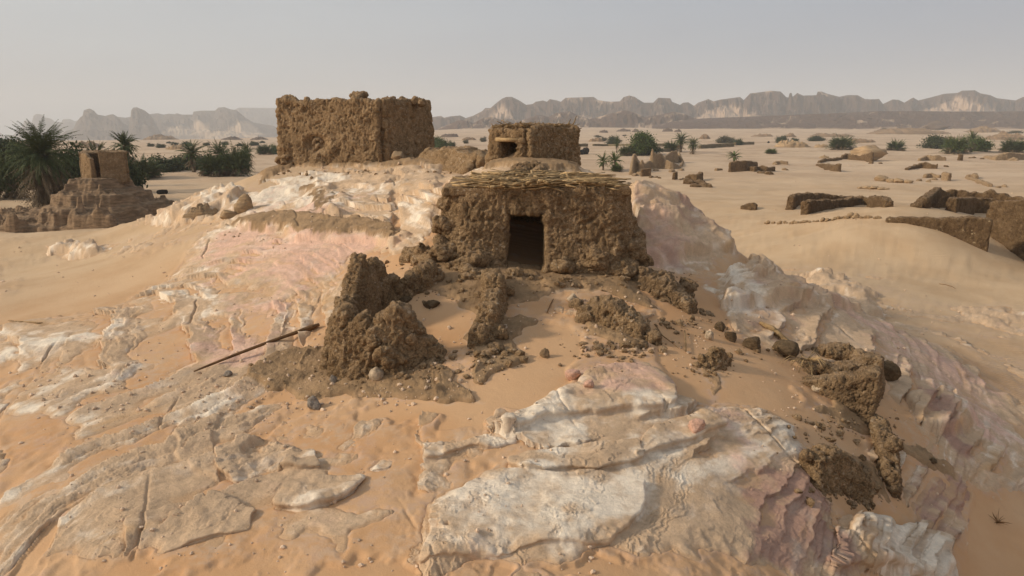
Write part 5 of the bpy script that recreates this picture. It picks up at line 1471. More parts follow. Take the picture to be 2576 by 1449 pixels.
def build_stones():
    B = 'boulders around the left pedestal'
    # left: pedestal rock with tower
    c = P(265, 560, 57); gz0 = ground_z(c[0], c[1]); top = P(265, 446, 57)[2]
    nx, ny = 260, 150
    X, Y = np.meshgrid(np.linspace(-9.5, 6.2, nx), np.linspace(-6.5, 5.5, ny)); X = X.ravel(); Y = Y.ravel()
    q = np.stack([X, Y], 1)
    wob = fbm(q * .35, 4, 77)
    r1 = np.hypot(X / 1.05, Y * .95) * (1 + 1.0 * wob)
    h = np.interp(r1, [0, 1.9, 2.2, 3.1, 3.4, 4.6, 5.0, 6.2, 7.4], [1, .97, .74, .66, .46, .36, .16, .06, -.25])
    r2_ = np.hypot((X + 5) / 4.6, (Y + .5) / 3.4) * (1 + .5 * wob)
    h = np.maximum(h, np.interp(r2_, [0, .5, .62, .85, 1.0, 1.3], [.30, .26, .17, .12, .0, -.25]))
    H = (top - gz0) * h + .5 * fbm(q * .8, 4, 78) * (h > -.1) + .12 * fbm(q * 2.4, 4, 79, mode='ridge')
    t = (H + .25 * wob) / .42; t2 = (H + .1 * wob) / .13
    H = H + .7 * ((np.floor(t) + sstep(.5, .95, t - np.floor(t))) * .42 - .25 * wob - H) * .8 + .5 * ((np.floor(t2) + sstep(.5, .95, t2 - np.floor(t2))) * .13 - .1 * wob - H) * .4
    H = H - 3.0 * sstep(.03, -.15, h)
    H = H - 4.0 * sstep(.86, 1, np.maximum(np.abs((X + 1.65) / 7.85), np.abs((Y + .5) / 6.0)))
    H = np.where(r1 < 1.75, np.minimum(H, top - gz0), H)
    V = np.stack([X, Y, H], 1)
    me = np_mesh('rock_pedestal', V, grid_faces(ny, nx), True)
    o = link('rock_pedestal', me, M['ledge_brown']); o.location = (float(c[0]), float(c[1]), float(gz0))
    tag(o, 'brown layered rock mound carrying the small tower ruin at left', 'rock')
    # tower
    z0 = P(260, 447, 57)
    o = empty('tower_ruin', (z0[0], z0[1], z0[2]))
    tag(o, 'small ruined tower with a tall tan wall slab on the left rock mound', 'ruin')
    off = np.array([z0[0], z0[1], z0[2]])
    def part(name, walls, mat, lumps=(), seed=0, jag=.05):
        bm = bmesh.new()
        for pts, tops, tb, tt in walls:
            q = [P(*p) for p in pts]; hz = [P(p[0], t, p[2])[2] for p, t in zip(pts, tops)]
            solid_strip(bm, [p[:2] for p in q], hz, tb, tt, [p[2] - .6 for p in q], .15, jag, seed)
        for k, (px, py, d, r) in enumerate(lumps): lump(bm, P(px, py, d), r, seed + k)
        return link(name, mud_mesh(name, bm, .06, .8, .8, seed, off), M[mat], o)
    part('wall', [([(255, 445, 56.6), (318, 440, 57.4)], [381, 383], .55, .35)], 'mud_dark', (), 301, .16)
    part('wall', [([(213, 443, 57.0), (238, 445, 56.4)], [386, 396], .5, .3)], 'mud', (), 302, .16)
    part('wall', [([(213, 443, 57.2), (222, 435, 60), (312, 432, 60.5), (318, 440, 57.6)], [384, 379, 379, 382], .5, .4)], 'mud_dark', (), 303)
    bm = bmesh.new(); solid_strip(bm, [P(214, 384, 58.4)[:2], P(314, 383, 59.2)[:2]], [P(214, 382, 58)[2], P(314, 381, 59)[2]], 2.0, 2.0, P(260, 388, 58.5)[2])
    link('roof', mud_mesh('roof', bm, .07, .8, 1, 305, off), M['mud_dark'], o)
    stone(150, 521, 64, 32, 'stone_pale', 'pale boulder between the biggest palm and the left rock mound', 'rock', 'boulder', B, 1, .05, depth=53)
    stone(190, 524, 30, 22, 'stone_pale', 'smaller pale boulder touching the right side of the bigger one', 'rock', 'boulder', B, 2, .05, depth=52.5)
    stone(253, 500, 42, 42, 'stone_pale', 'blocky pale boulder leaning on the face of the left rock mound', 'rock', 'boulder', B, 3, .05, depth=52.8)
    stone(336, 478, 24, 24, 'stone_pale', 'brown block perched on the right shoulder of the left rock mound', 'rock', 'boulder', B, 4, .05, depth=54.5)
    stone(40, 552, 130, 34, 'ledge_brown', 'dark low rock ledge at the left edge below the palms', 'rock', 'rock', B, 5, .12, deep=.5, shelf=True)
    stone(100, 572, 190, 34, 'ledge_brown', 'flat dark rock shelf in sand left of the rock mound', 'rock', 'rock', B, 6, .12, deep=.4, shelf=True)
    stone(613, 532, 48, 44, 'stone_tan', 'rounded tan boulder resting on the white upper slope', 'rock', 'boulder', None, 7, .1)
    stone(572, 552, 46, 24, 'stone_tan', 'low brown rock just left of the rounded tan boulder', 'rock', 'rock', None, 8, .1)
    stone(505, 535, 80, 24, 'stone_tan', 'flat yellow brown layered block on the white nose of rock', 'rock', 'rock', None, 83, .16, shelf=True)
    stone(408, 488, 27, 11, 'char', 'flat black stone lying on the sand beyond the white slope', 'stone', 'stone', None, 9, dmin=44)
    stone(578, 482, 13, 16, 'char', 'small pointed black stone at the edge of the white slope', 'stone', 'stone', None, 10, dmin=44)
    stone(413, 511, 18, 9, 'char', 'small black stone tucked at the tip of the white slope', 'stone', 'stone', None, 11, dmin=44)
    stone(789, 1030, 36, 38, 'stone_grey', 'grey stone casting a shadow on sand below the mud skirt', 'stone', 'stone', None, 12, 0, 1.4)
    stone(572, 946, 24, 14, 'stone_grey', 'small grey stone just below the lower end of the long stick', 'stone', 'stone', None, 13)
    stone(838, 962, 22, 20, 'stone_grey', 'small grey stone on the dark mud skirt', 'stone', 'stone', None, 14)
    D = 'dark blocks fallen right of the hut'
    stone(2243, 958, 62, 54, 'mud_block', 'round dark mud block right of the square stump', 'stone', 'mud_block', D, 15, 0, 1.5)
    stone(1893, 880, 50, 34, 'mud_block', 'dark lump at the left of a row across the sand saddle', 'stone', 'mud_block', D, 16, 0, 1.4)
    stone(1978, 896, 64, 42, 'mud_block', 'squared dark brick of mud lying right of the row lump', 'stone', 'mud_block', D, 17, 0, .7)
    stone(1838, 858, 32, 26, 'mud_block', 'small dark mud block uphill of the row lump', 'stone', 'mud_block', D, 18, 0, 1.4)
    stone(1812, 832, 30, 24, 'mud_block', 'small dark mud block beside the foot of the dark rubble heap', 'stone', 'mud_block', D, 19, 0, 1.4)
    stone(1786, 855, 24, 26, 'stone_pale', 'pale knobbly stone below the dark rubble heap', 'stone', 'stone', None, 20, 0, 1.4)
    stone(1480, 974, 30, 20, 'stone_pink', 'bright pink stone lying alone on the sand', 'stone', 'stone', None, 21, 0, 1.2)
    stone(1442, 952, 44, 24, 'stone_pink', 'pink stone slab end next to the pink rock sheet', 'stone', 'stone', None, 22, .05, 1.2)
    stone(1370, 900, 28, 26, 'stone_tan', 'thin brown flake of stone on the sand below the hut', 'stone', 'stone', None, 23, .1, 1.3)
    stone(1752, 1085, 46, 34, 'stone_pink', 'pink flake standing up on the pale ledge at lower right', 'stone', 'stone', None, 24, .1, 1.2)
    stone(1440, 760, 30, 24, 'stone_pale', 'pale stone at the upper end of the brown clod heap', 'stone', 'stone', None, 25, 0, 1.3)
    stone(1085, 775, 46, 20, 'mud_block', 'dark lump in the sandy pit behind the tallest wall stub', 'stone', 'mud_block', D, 26, 0, 1.4)
    stone(1020, 760, 34, 14, 'mud_block', 'smaller dark lump in the sandy pit', 'stone', 'mud_block', D, 27, 0, 1.4)
    stone(2170, 1158, 26, 16, 'mud_block', 'tiny dark clod on sand between two lower wall stubs', 'stone', 'mud_block', D, 28, 0, 1.4)
    stone(2345, 1165, 30, 14, 'mud_block', 'flat dark clod on the mauve mud at lower right', 'stone', 'mud_block', D, 29, 0, 1.4)
    stone(940, 845, 40, 34, 'stone_pale', 'round pale stone set in the tallest wall stub', 'stone', 'stone', None, 30, 0, 1.0, depth=11.15)
    stone(2065, 962, 40, 26, 'stone_pale', 'pale stone on the rim of the square stump', 'stone', 'stone', None, 31, 0, 1.3, depth=12.0)
    stone(1000, 410, 34, 22, 'stone_tan', 'brown block at the corner foot of the roofless house', 'stone', 'stone', None, 32, 0, 1.3, depth=33.2)
    stone(1158, 419, 20, 12, 'stone_tan', 'small brown stone before the collapsed mound', 'stone', 'stone', None, 33, 0, 1.2)
    stone(1214, 417, 18, 18, 'stone_tan', 'upright tan stone before the collapsed mound', 'stone', 'stone', None, 34, 0, 1.2)
    # far rocks
    K = 'rock outcrops on the plain'
    stone(2189, 404, 96, 38, 'stone_tan', 'big tan boulder with an overhanging nose behind dark ruins', 'rock', 'rock', K, 41, .2, 1.3, dmin=45)
    stone(2355, 327, 66, 24, 'rock_dark', 'great dark boulder on the far flats before the mountains', 'rock', 'rock', K, 42, .2, 1.4, dmin=45)
    for k, (px, py, w, h, mt, lb) in enumerate((
        (1998, 371, 90, 19, 'stone_tan', 'flat tan rock carrying the dark bush'), (1500, 356, 40, 9, 'ledge_brown', 'brown rock beside the umbrella acacia'),
        (2165, 358, 90, 10, 'ledge_brown', 'low tan rocks behind the large round thicket'), (1774, 350, 30, 14, 'ledge_brown', 'dark conical rock above the palm clump'),
        (1990, 345, 30, 11, 'ledge_brown', 'small dark rock behind the bush on tan rock'), (2262, 326, 18, 8, 'rock_dark', 'small dark boulder left of the great boulder'),
        (2300, 338, 200, 16, 'ledge_brown', 'long rock shelf in front of the great boulder'), (2480, 333, 90, 16, 'ledge_brown', 'brown rock ridge right of the great boulder'),
        (2465, 318, 14, 14, 'rock_dark', 'upright dark stone right of the great boulder'), (2540, 352, 110, 22, 'ledge_brown', 'tan rock bank under the far right acacia'),
        (2560, 312, 60, 16, 'rock_dark', 'dark hillock at the far right edge'), (1570, 331, 40, 8, 'rock_dark', 'grey hillock far beyond the umbrella acacia'),
        (1600, 332, 22, 9, 'rock_dark', 'smaller grey hillock right of the first hillock'), (1680, 331, 30, 9, 'rock_dark', 'grey hillock far behind the palm clump'),
        (1706, 332, 20, 8, 'rock_dark', 'second grey hillock far behind the palm clump'), (1518, 334, 26, 8, 'rock_dark', 'low grey hillock far left on the plain'),
        (2100, 344, 120, 9, 'ledge_brown', 'long thin rock shelf behind the low dark wide bush'), (2068, 371, 36, 9, 'stone_tan', 'tan rock left of the large round thicket'),
        (2380, 352, 100, 9, 'ledge_brown', 'rock bank behind the big right hand clump'), (1920, 344, 60, 8, 'ledge_brown', 'thin brown rock shelf right of the hedge wall'),
        (400, 352, 90, 14, 'ledge_brown', 'tan rock mound behind the tall slim palm'), (70, 372, 90, 24, 'ledge_brown', 'dark rock bank behind the biggest palm'),
        (215, 372, 80, 18, 'ledge_brown', 'brown rock bank behind the tower ruin'), (445, 376, 70, 14, 'stone_tan', 'tan rock hump behind the hedge of three bushes'),
        (580, 352, 60, 9, 'rock_dark', 'dark hillock far behind the oasis palms'), (425, 350, 34, 10, 'rock_dark', 'dark cone far behind the oasis, below a sand drift'),
        (650, 352, 46, 9, 'rock_dark', 'dark hillock left of the roofless house'), (1130, 345, 50, 9, 'rock_dark', 'brown hillock right of the roofless house'),
        (1180, 352, 40, 7, 'ledge_brown', 'flat brown rock left of the small hut'), (2075, 398, 26, 9, 'stone_tan', 'tan stone left of the dark jagged ruin'))):
        stone(px, py, w, h, mt, lb, 'rock', 'rock', K, 50 + k, .12, 1.0, .7, dmin=45, shelf=True)
    stone(1459, 389, 20, 13, 'char', 'left black stump beside the small hut', 'stump', 'stump', 'black stumps', 90, 0, 1.5, dmin=40)
    stone(1473, 388, 18, 17, 'char', 'taller leaning black stump beside the small hut', 'stump', 'stump', 'black stumps', 91, 0, 1.5, dmin=40)
    stone(1933, 360, 7, 5, 'char', 'tiny black rock on pale sand right of the hedge wall', 'stone', 'stone', None, 92, dmin=40)

def build_far_ruins():
    S = 'ruined walls on the right plain'
    far_ruin('spired_ruin', 'tan ruin with two thin spires and a jagged wall on the plain', 'ruin',
             [[(1588, 440, 428), (1592, 436, 386), (1597, 435, 384), (1603, 434, 400), (1610, 436, 412), (1612, 436, 398), (1618, 434, 412), (1625, 428, 410)],
              [(1618, 430, 412), (1634, 424, 404), (1637, 424, 373), (1641, 424, 374), (1645, 424, 388), (1662, 424, 385), (1672, 425, 400), (1690, 426, 408), (1712, 420, 420)],
              [(1668, 424, 398), (1673, 414, 392), (1690, 410, 379), (1700, 410, 378), (1702, 409, 394), (1707, 409, 383), (1713, 409, 396), (1718, 410, 405), (1712, 420, 414)]],
             [(1690, 432, .8), (1712, 428, .7), (1600, 442, .7), (1610, 440, .6), (1650, 430, .6)], 'mud_tan', .13, 1.0, .5, 501, S, .08, thick=(1.5, .35))
    far_ruin('ruined_wall', 'dark squat wall stub just right of the spired ruin foot', 'ruin', [[(1612, 444, 426), (1636, 443, 423)]], [(1650, 446, .45), (1640, 446, .45), (1660, 449, .3)], 'mud_far', .09, 1.2, .7, 502, S, .1)
    far_ruin('ruined_wall', 'leaning post of wall left of the dark stepped ruin', 'ruin', [[(1694, 452, 434), (1701, 451, 432)]], [(1712, 452, .3), (1720, 452, .3)], 'mud_far', .08, .8, .8, 503, S, .05, thick=(.6, .4))
    far_ruin('ruined_wall', 'dark stepped ruin on a brown rock base in the sand', 'ruin', [[(1724, 452, 444), (1740, 453, 438), (1752, 455, 440), (1764, 452, 433)]], [(1735, 463, .8), (1760, 463, .9), (1775, 470, .7), (1750, 470, .6)], 'mud_far', .1, 1.3, .7, 504, S, .12)
    far_ruin('ruined_wall', 'broken dark wall in front of the lone young palm', 'ruin', [[(1834, 433, 410), (1850, 432, 405), (1874, 430, 405), (1902, 422, 409)], [(1874, 428, 418), (1900, 432, 420)]], [(1885, 428, .7), (1868, 406, .3)], 'mud_far', .12, 1.4, .6, 505, S, .15)
    far_ruin('ruined_wall', 'jagged dark wall right of the lone young palm ruin', 'ruin', [[(1908, 428, 422), (1916, 430, 414), (1930, 432, 422), (1946, 430, 419)]], [(1915, 436, .5), (1935, 438, .6), (1900, 430, .4)], 'mud_far', .1, 1.3, .7, 506, S, .2)
    far_ruin('ruined_wall', 'small tan ruin with a hole among the sand drifts', 'ruin', [[(1945, 414, 408), (1958, 413, 405), (1982, 414, 407)]], [(1975, 428, .5), (1950, 414, .4)], 'mud_tan', .1, 1.2, .7, 507, S, .15)
    far_ruin('ruined_wall', 'short stub of tan wall half sunk in a drift', 'ruin', [[(1800, 430, 423), (1815, 428, 424)]], [], 'mud_tan', .09, 1, .8, 508, S, .05)
    far_ruin('ruined_wall', 'dark wall tapering into the dune crest, lit sand on its left', 'ruin', [[(2055, 416, 412), (2075, 424, 413), (2095, 430, 415), (2111, 432, 411)]], [], 'mud_far', .1, 1.2, .7, 509, S, .15)
    far_ruin('ruined_house', 'dark jagged ruin in front of the big tan boulder', 'ruin', [[(2116, 400, 393), (2132, 400, 385), (2140, 402, 391), (2165, 404, 391), (2180, 405, 388), (2193, 408, 382)], [(2060, 410, 405), (2075, 406, 399), (2095, 405, 398), (2116, 402, 396)]], [(2190, 412, .6), (2215, 412, .4)], 'mud_far', .12, 1.5, .6, 510, S, .25)
    far_ruin('ruined_wall', 'low dark wall line among drifts left of the tall stone post', 'ruin', [[(2280, 428, 424), (2300, 424, 415), (2318, 422, 409), (2340, 424, 411), (2357, 424, 414)]], [(2380, 420, .4), (2285, 423, .4)], 'mud_far', .11, 1.4, .6, 511, S, .2)
    far_ruin('ruined_wall', 'tan broken wall rising to a hump below the big right clump', 'ruin', [[(2312, 405, 400), (2328, 403, 392), (2350, 404, 391), (2378, 404, 396)]], [(2330, 398, .5)], 'mud_tan', .11, 1.4, .6, 512, S, .2)
    far_ruin('ruined_wall', 'tall stone post of wall below the big right clump', 'ruin', [[(2410, 404, 388), (2420, 404, 389)]], [(2450, 398, .7), (2470, 400, .5), (2440, 398, .4)], 'mud_far', .1, 1.2, .7, 513, S, .1)
    far_ruin('rubble_mound', 'wide brown ruin mound at the right edge below a thicket', 'ruin', [[(2480, 398, 393), (2498, 402, 394), (2530, 402, 384), (2576, 402, 388)]], [(2520, 400, .9), (2550, 403, 1.0)], 'mud_tan', .13, 1.6, .6, 514, S, .2, thick=(3, 1))
    far_ruin('ruined_wall', 'tan cluster of stumps in the middle of the right drifts', 'ruin', [[(2325, 448, 440), (2340, 446, 436), (2365, 448, 441)], [(2370, 452, 434), (2388, 455, 437)]], [(2350, 452, .5), (2310, 455, .4), (2335, 458, .4)], 'mud_tan', .1, 1.3, .7, 515, S, .2)
    far_ruin('ruined_wall', 'crooked wall line running down the drifts near the right edge', 'ruin', [[(2430, 446, 442), (2450, 446, 436), (2455, 450, 440)], [(2432, 448, 444), (2460, 458, 452), (2490, 470, 462)]], [(2510, 472, .4), (2525, 470, .4)], 'mud_tan', .1, 1.2, .7, 516, S, .12)
    for k, (px, py, w) in enumerate(((2218, 456, 34), (2240, 459, 22), (2262, 460, 26), (2285, 461, 20))):
        stone(px, py, w, w * .45, 'stone_tan', 'tan lump of old wall in the row left of the cluster of stumps', 'stone', 'wall_stone', 'row of tan lumps by the stump cluster', 600 + k, .1, 1.3, dmin=40)
    for k, (px, py, w) in enumerate(((2165, 474, 16), (2180, 475, 24), (2200, 476, 28), (2218, 477, 22), (2232, 477, 14))):
        stone(px, py, w, w * .3, 'stone_tan', 'flat grey wall stone scattered on the open dune slope', 'stone', 'wall_stone', 'wall stones scattered on the dune slope', 610 + k, .1, 1.3, dmin=40)
    far_ruin('rubble_mound', 'small dark ruin hump alone between compound and hut', 'ruin', [[(1866, 524, 517), (1880, 525, 511), (1893, 526, 509), (1903, 527, 515)]], [(1885, 526, .4)], 'mud_far', .08, 1.1, .9, 519, S, .08)
    far_ruin('compound_wall', 'left low stone walled compound half filled by a sand drift', 'ruin',
             [[(1986, 528, 494), (2010, 515, 488), (2036, 508, 486)], [(2036, 508, 486), (2080, 503, 489), (2110, 502, 496), (2135, 500, 492), (2166, 502, 498)], [(2022, 540, 506), (2060, 530, 504), (2110, 522, 502), (2160, 514, 497), (2190, 516, 498), (2228, 520, 498), (2236, 521, 508)]],
             [], 'mud_far', .075, 1.5 * 1.1, .8, 520, S, .1, thick=(.7, .5))
    far_ruin('compound_wall', 'right compound of dark walls with a scalloped top edge', 'ruin',
             [[(2299, 521, 517), (2325, 521, 496), (2352, 522, 473), (2370, 522, 482), (2389, 523, 475), (2403, 523, 483), (2417, 524, 478), (2433, 525, 486), (2447, 525, 481), (2466, 526, 489), (2487, 527, 478), (2504, 528, 490), (2522, 529, 486), (2538, 530, 497), (2555, 531, 494), (2600, 533, 506)]],
             [], 'mud_far', .075, 1.5 * 1.0, .8, 521, S, .03, thick=(.7, .5))
    far_ruin('compound_wall', 'short dark inner wall inside the scalloped compound', 'ruin', [[(2392, 532, 500), (2440, 534, 498), (2497, 536, 502)]], [(2475, 534, .5), (2510, 534, .6), (2440, 532, .3)], 'mud_far', .075, 1.5 * 1.0, .8, 522, S, .05, thick=(.7, .5))
    far_ruin('compound_wall', 'tall dark wall leaving the picture at the right edge', 'ruin', [[(2484, 600, 512, 41), (2530, 640, 500, 39.5), (2600, 660, 506, 37.5), (2750, 660, 520, 33)]], [], 'mud_far', .075, 1.5 * 1.1, .8, 523, S, .12, thick=(.9, .6))
    far_ruin('compound_wall', 'speckled stone wall with a dune sliding down across its face', 'ruin', [[(2225, 600, 549, 39.4), (2302, 620, 545, 38.6), (2357, 640, 549, 38.1), (2452, 655, 546, 37.2), (2478, 656, 551, 37)]], [], 'mud_speck', .07, .9, .9, 524, S, .05, thick=(.8, .6))
    rd = random.Random(4)
    for k in range(40):
        px = 1928 + 285 * k / 39 + rd.uniform(-3, 3); py = np.interp(px, [1928, 2000, 2080, 2140, 2213], [564, 563, 556, 548, 550]) + rd.uniform(-1, 1)
        w = rd.uniform(6, 12) * (1.7 if 2110 < px < 2170 else 1)
        stone(px, py, w, w * rd.uniform(.5, .9), 'stone_tan', 'small stone of the long string along the dune crest left of the speckled wall', 'stone', 'wall_stone', 'stones along the dune crest', 620 + k, 0, 1.3, dmin=30)
    F = 'low hedge walls of the gardens'
    for k, (wl, lb) in enumerate(([[(1449, 369, 362), (1478, 369, 361)], 'shortest low hedge wall beside the small hut'], [[(1492, 367, 362), (1530, 367, 363), (1594, 367, 362)], 'long thin hedge wall under the dark round bush'],
                                  [[(1640, 367, 361), (1684, 367, 361)], 'thin hedge wall between bright tree and palm clump'], [[(1760, 374, 365), (1800, 371, 362), (1845, 369, 360)], 'long hedge wall right of the palm clump'],
                                  [[(1848, 366, 358), (1895, 364, 357)], 'hedge wall end beyond the dark green bush'], [[(1600, 392, 384), (1660, 382, 375), (1690, 380, 374)], 'hedge wall running behind the spired ruin'])):
        far_ruin('hedge_wall', lb, 'hedge', [wl], [], 'hedge_dry', .22, 1.2, .5, 540 + k, F, .15, thick=(1.4, .9))

def build_small():
    def stick(pix, rads, mat, label, name, cat, lift=.025, n=8):
        mb = MB(); pts = []
        for px, py in pix:
            p = ghit(px, py); pts.append(p + np.array([0, 0, lift]))
        # straight in plan, lying on the ground
        mb.tube(pts, rads, n)
        o = mb.build(name, M[mat]); c = np.mean(pts, 0)
        for v in o.data.vertices: v.co = v.co - Vector([float(k) for k in c])
        o.location = [float(k) for k in c]
        tag(o, label, cat)
        return o
    a, b = ghit(488, 940), ghit(803, 823)
    mb = MB(); pts = []
    for t in np.linspace(0, 1, 13):
        p = a + (b - a) * t + np.array([.05 * math.sin(t * 3.1), 0, .045 + .05 * math.sin(t * 3.1)])
        if t > .95: p[2] += .01
        pts.append(p)
    mb.tube(pts, [.02, .03, .034, .038, .041, .043, .044, .045, .046, .05, .06, .078, .045], 9, .7)
    o = mb.build('stick', M['stick_wood']); c = np.mean(pts, 0)
    for v in o.data.vertices: v.co = v.co - Vector([float(k) for k in c])
    o.location = [float(k) for k in c]; tag(o, 'long dark club ended wooden stick lying on the rock left of the wall stub', 'stick')
    stick([(22, 808), (50, 811), (80, 812), (95, 815), (108, 814)], [.012, .016, .018, .024, .01], 'straw_dark', 'short dry forked branch on sand near the left edge', 'branch', 'branch')
    stick([(2362, 715), (2378, 717), (2395, 722), (2404, 728)], [.012, .014, .012, .006], 'wood', 'thin bent twig on the smooth dune at right', 'twig', 'twig')
    stick([(1652, 830), (1664, 850), (1685, 866), (1707, 884)], [.012, .012, .010, .006], 'wood', 'thin root trailing down from the brown clod heap', 'twig', 'twig', .06)
    stick([(1376, 790), (1384, 770), (1392, 755)], [.010, .014, .010], 'wood', 'crooked little twig on the sand below the doorway', 'twig', 'twig')
    stick([(1722, 838), (1724, 862), (1725, 890)], [.012, .012, .012], 'straw_dark', 'straight stick leaning below the dark rubble heap', 'stick', 'stick', .05)
    stick([(1910, 815), (1940, 830), (1985, 868)], [.03, .075, .05], 'straw_dark', 'brown fallen palm rib above the row of mud blocks', 'palm_rib', 'palm rib', .04)
    # dry palm spray on the stump
    c0 = P(2030, 905, 13.0); mb = MB(); rd = random.Random(9)
    for k in range(26):
        a_ = rd.uniform(0, 6.28); l = rd.uniform(.35, .75); e = rd.uniform(-.5, .5)
        d = np.array([math.cos(a_) * math.cos(e), math.sin(a_) * math.cos(e) - .2, math.sin(e)])
        mb.tube([c0, c0 + d * l * .55 + (0, 0, .08), c0 + d * l + (0, 0, -.12)], [.008, .007, .003], 5)
    o = mb.build('dry_palm_leaf', M['straw'])
    for v in o.data.vertices: v.co = v.co - Vector([float(k) for k in c0])
    o.location = [float(k) for k in c0]; tag(o, 'dry yellow palm spray lying on the square dark stump', 'palm leaf')
    c0 = ghit(2510, 1315); mb = MB()
    for k in range(22):
        a_ = rd.uniform(0, 6.28); l = rd.uniform(.12, .3); e = rd.uniform(.1, .9)
        d = np.array([math.cos(a_) * math.cos(e), math.sin(a_) * math.cos(e), math.sin(e)])
        mb.tube([c0, c0 + d * l * .5, c0 + d * l + (.02, 0, -.03)], [.006, .005, .002], 5)
    o = mb.build('dry_plant', M['wood'])
    for v in o.data.vertices: v.co = v.co - Vector([float(k) for k in c0])
    o.location = [float(k) for k in c0]; tag(o, 'dead twiggy plant on sand in the lower right corner', 'plant')
    # crumbs of fallen mud round the ruins
    r3 = np.random.default_rng(8); cv = []; cf = []; nb = 0
    bm = bmesh.new(); bmesh.ops.create_icosphere(bm, subdivisions=1, radius=1.0)
    for v in bm.verts: v.co *= 1 + .7 * (random.Random(v.index).random() - .5)
    V0 = np.array([v.co[:] for v in bm.verts]); F0 = np.array([[q.index for q in f.verts] for f in bm.faces]); bm.free()
    for cx_, cy_, sx, sy, n in ((980, 925, 110, 22, 150), (1220, 890, 45, 25, 70), (1100, 730, 90, 18, 60), (1560, 870, 70, 25, 110), (1700, 810, 60, 25, 100), (1360, 700, 130, 18, 110), (2120, 1060, 80, 35, 110),
                                (2130, 1230, 60, 25, 70), (1790, 925, 40, 14, 40), (1060, 665, 60, 18, 50), (1640, 690, 50, 20, 60), (1950, 880, 70, 15, 40), (880, 432, 150, 7, 80), (1400, 437, 60, 6, 50)):
        for k in range(n):
            p = ghit(cx_ + r3.normal(0, sx), cy_ + abs(r3.normal(0, sy)) - sy * .3)
            s = (.012 + .055 * r3.random() ** 4) * (1 + .3 * p[1] / 14)
            a_ = r3.uniform(0, 6.28); ca, sa = math.cos(a_), math.sin(a_)
            q = V0 * np.array([s * r3.uniform(.8, 1.6), s, s * r3.uniform(.6, 1.2)])
            q = np.stack([q[:, 0] * ca - q[:, 1] * sa, q[:, 0] * sa + q[:, 1] * ca, q[:, 2] + s * .25], 1) + p
            cv.append(q); cf.append(F0 + nb); nb += len(V0)
    tag(link('mud_crumbs', np_mesh('mud_crumbs', np.concatenate(cv), np.concatenate(cf), False), M['mud']), kind='stuff')
    # loose chips: more than anyone could count
    mb_v = []; mb_f = []
    pro = []
    for s in range(6):
        bm = bmesh.new(); bmesh.ops.create_icosphere(bm, subdivisions=1, radius=1.0)
        for v in bm.verts: v.co *= 1 + .45 * (random.Random(s * 99 + v.index).random() - .5)
        pro.append((np.array([v.co[:] for v in bm.verts]), np.array([[q.index for q in f.verts] for f in bm.faces]))); bm.free()
    r2 = np.random.default_rng(3); nb = 0
    zones = [((0, 900, 850, 1100), 620, .4), ((300, 760, 860, 900), 260, .3), ((1080, 720, 1700, 900), 300, .35), ((1500, 750, 1900, 900), 160, .3), ((820, 860, 1240, 1020), 260, .35), ((1950, 860, 2350, 1260), 220, .35),
             ((560, 420, 1100, 640), 260, .6), ((200, 1000, 1500, 1440), 340, .25), ((1800, 660, 2300, 860), 130, .4), ((1900, 600, 2560, 900), 60, .5), ((0, 600, 500, 760), 60, .4), ((1850, 380, 2576, 560), 420, .35), ((1480, 360, 1900, 470), 120, .35), ((2000, 340, 2576, 420), 200, .3)]
    for (x0, y0, x1, y1), n, sz in zones:
        far_ = y1 < 570 and x0 > 1400
        cxs = r2.uniform(x0, x1, n // 8 + 1); n = n * 6 // 10; cys = r2.uniform(y0, y1, len(cxs))
        for k in range(n):
            j = k % len(cxs); px = cxs[j] + r2.normal(0, 55); py = cys[j] + r2.normal(0, 6 if far_ else 22)
            if not (-60 < px < 2640 and 342 < py < 1470): continue
            p = ghit(px, py, 30 if far_ else 4.8)
            if p[1] > 260: continue
            s = (.009 + .024 * r2.random() ** 4) * (1 + sz * p[1] / 14)
            V, Fc = pro[r2.integers(6)]
            a_ = r2.uniform(0, 6.28); ca, sa = math.cos(a_), math.sin(a_)
            q = V * np.array([s * r2.uniform(.8, 1.6), s, s * r2.uniform(.5, 1.3)])
            q = np.stack([q[:, 0] * ca - q[:, 1] * sa, q[:, 0] * sa + q[:, 1] * ca, q[:, 2] + s * .25], 1) + p
            mb_v.append(q); mb_f.append(Fc + nb); nb += len(V)
    me = np_mesh('pebbles', np.concatenate(mb_v), np.concatenate(mb_f), False)
    o = link('pebbles', me, M['chip']); tag(o, kind='stuff')

M['ledge_brown'] = simple_mat('brown_layered_rock', (.25, .165, .10), .35, 1.2, .9, .12, (1, 1, 5))
M['stone_tan'] = simple_mat('tan_rock', (.37, .25, .145), .3, 1.6, .9, .08, (1, 1, 4))
M['rock_dark'] = simple_mat('dark_rock', (.15, .105, .078), .3, .4, .9, .3, (1, 1, 3))
M['mud_block'] = simple_mat('dark_mud_block', (.15, .10, .056), .45, 7, .9, .05)
M['stick_wood'] = simple_mat('stick_wood', (.13, .07, .032), .3, 4)
M['hedge_dry'] = simple_mat('dry_hedge', (.15, .115, .065), .5, 2.5, .9, .2)
M['chip'] = simple_mat('stone_chips', (.55, .40, .28), .35, 3, .5, .01)
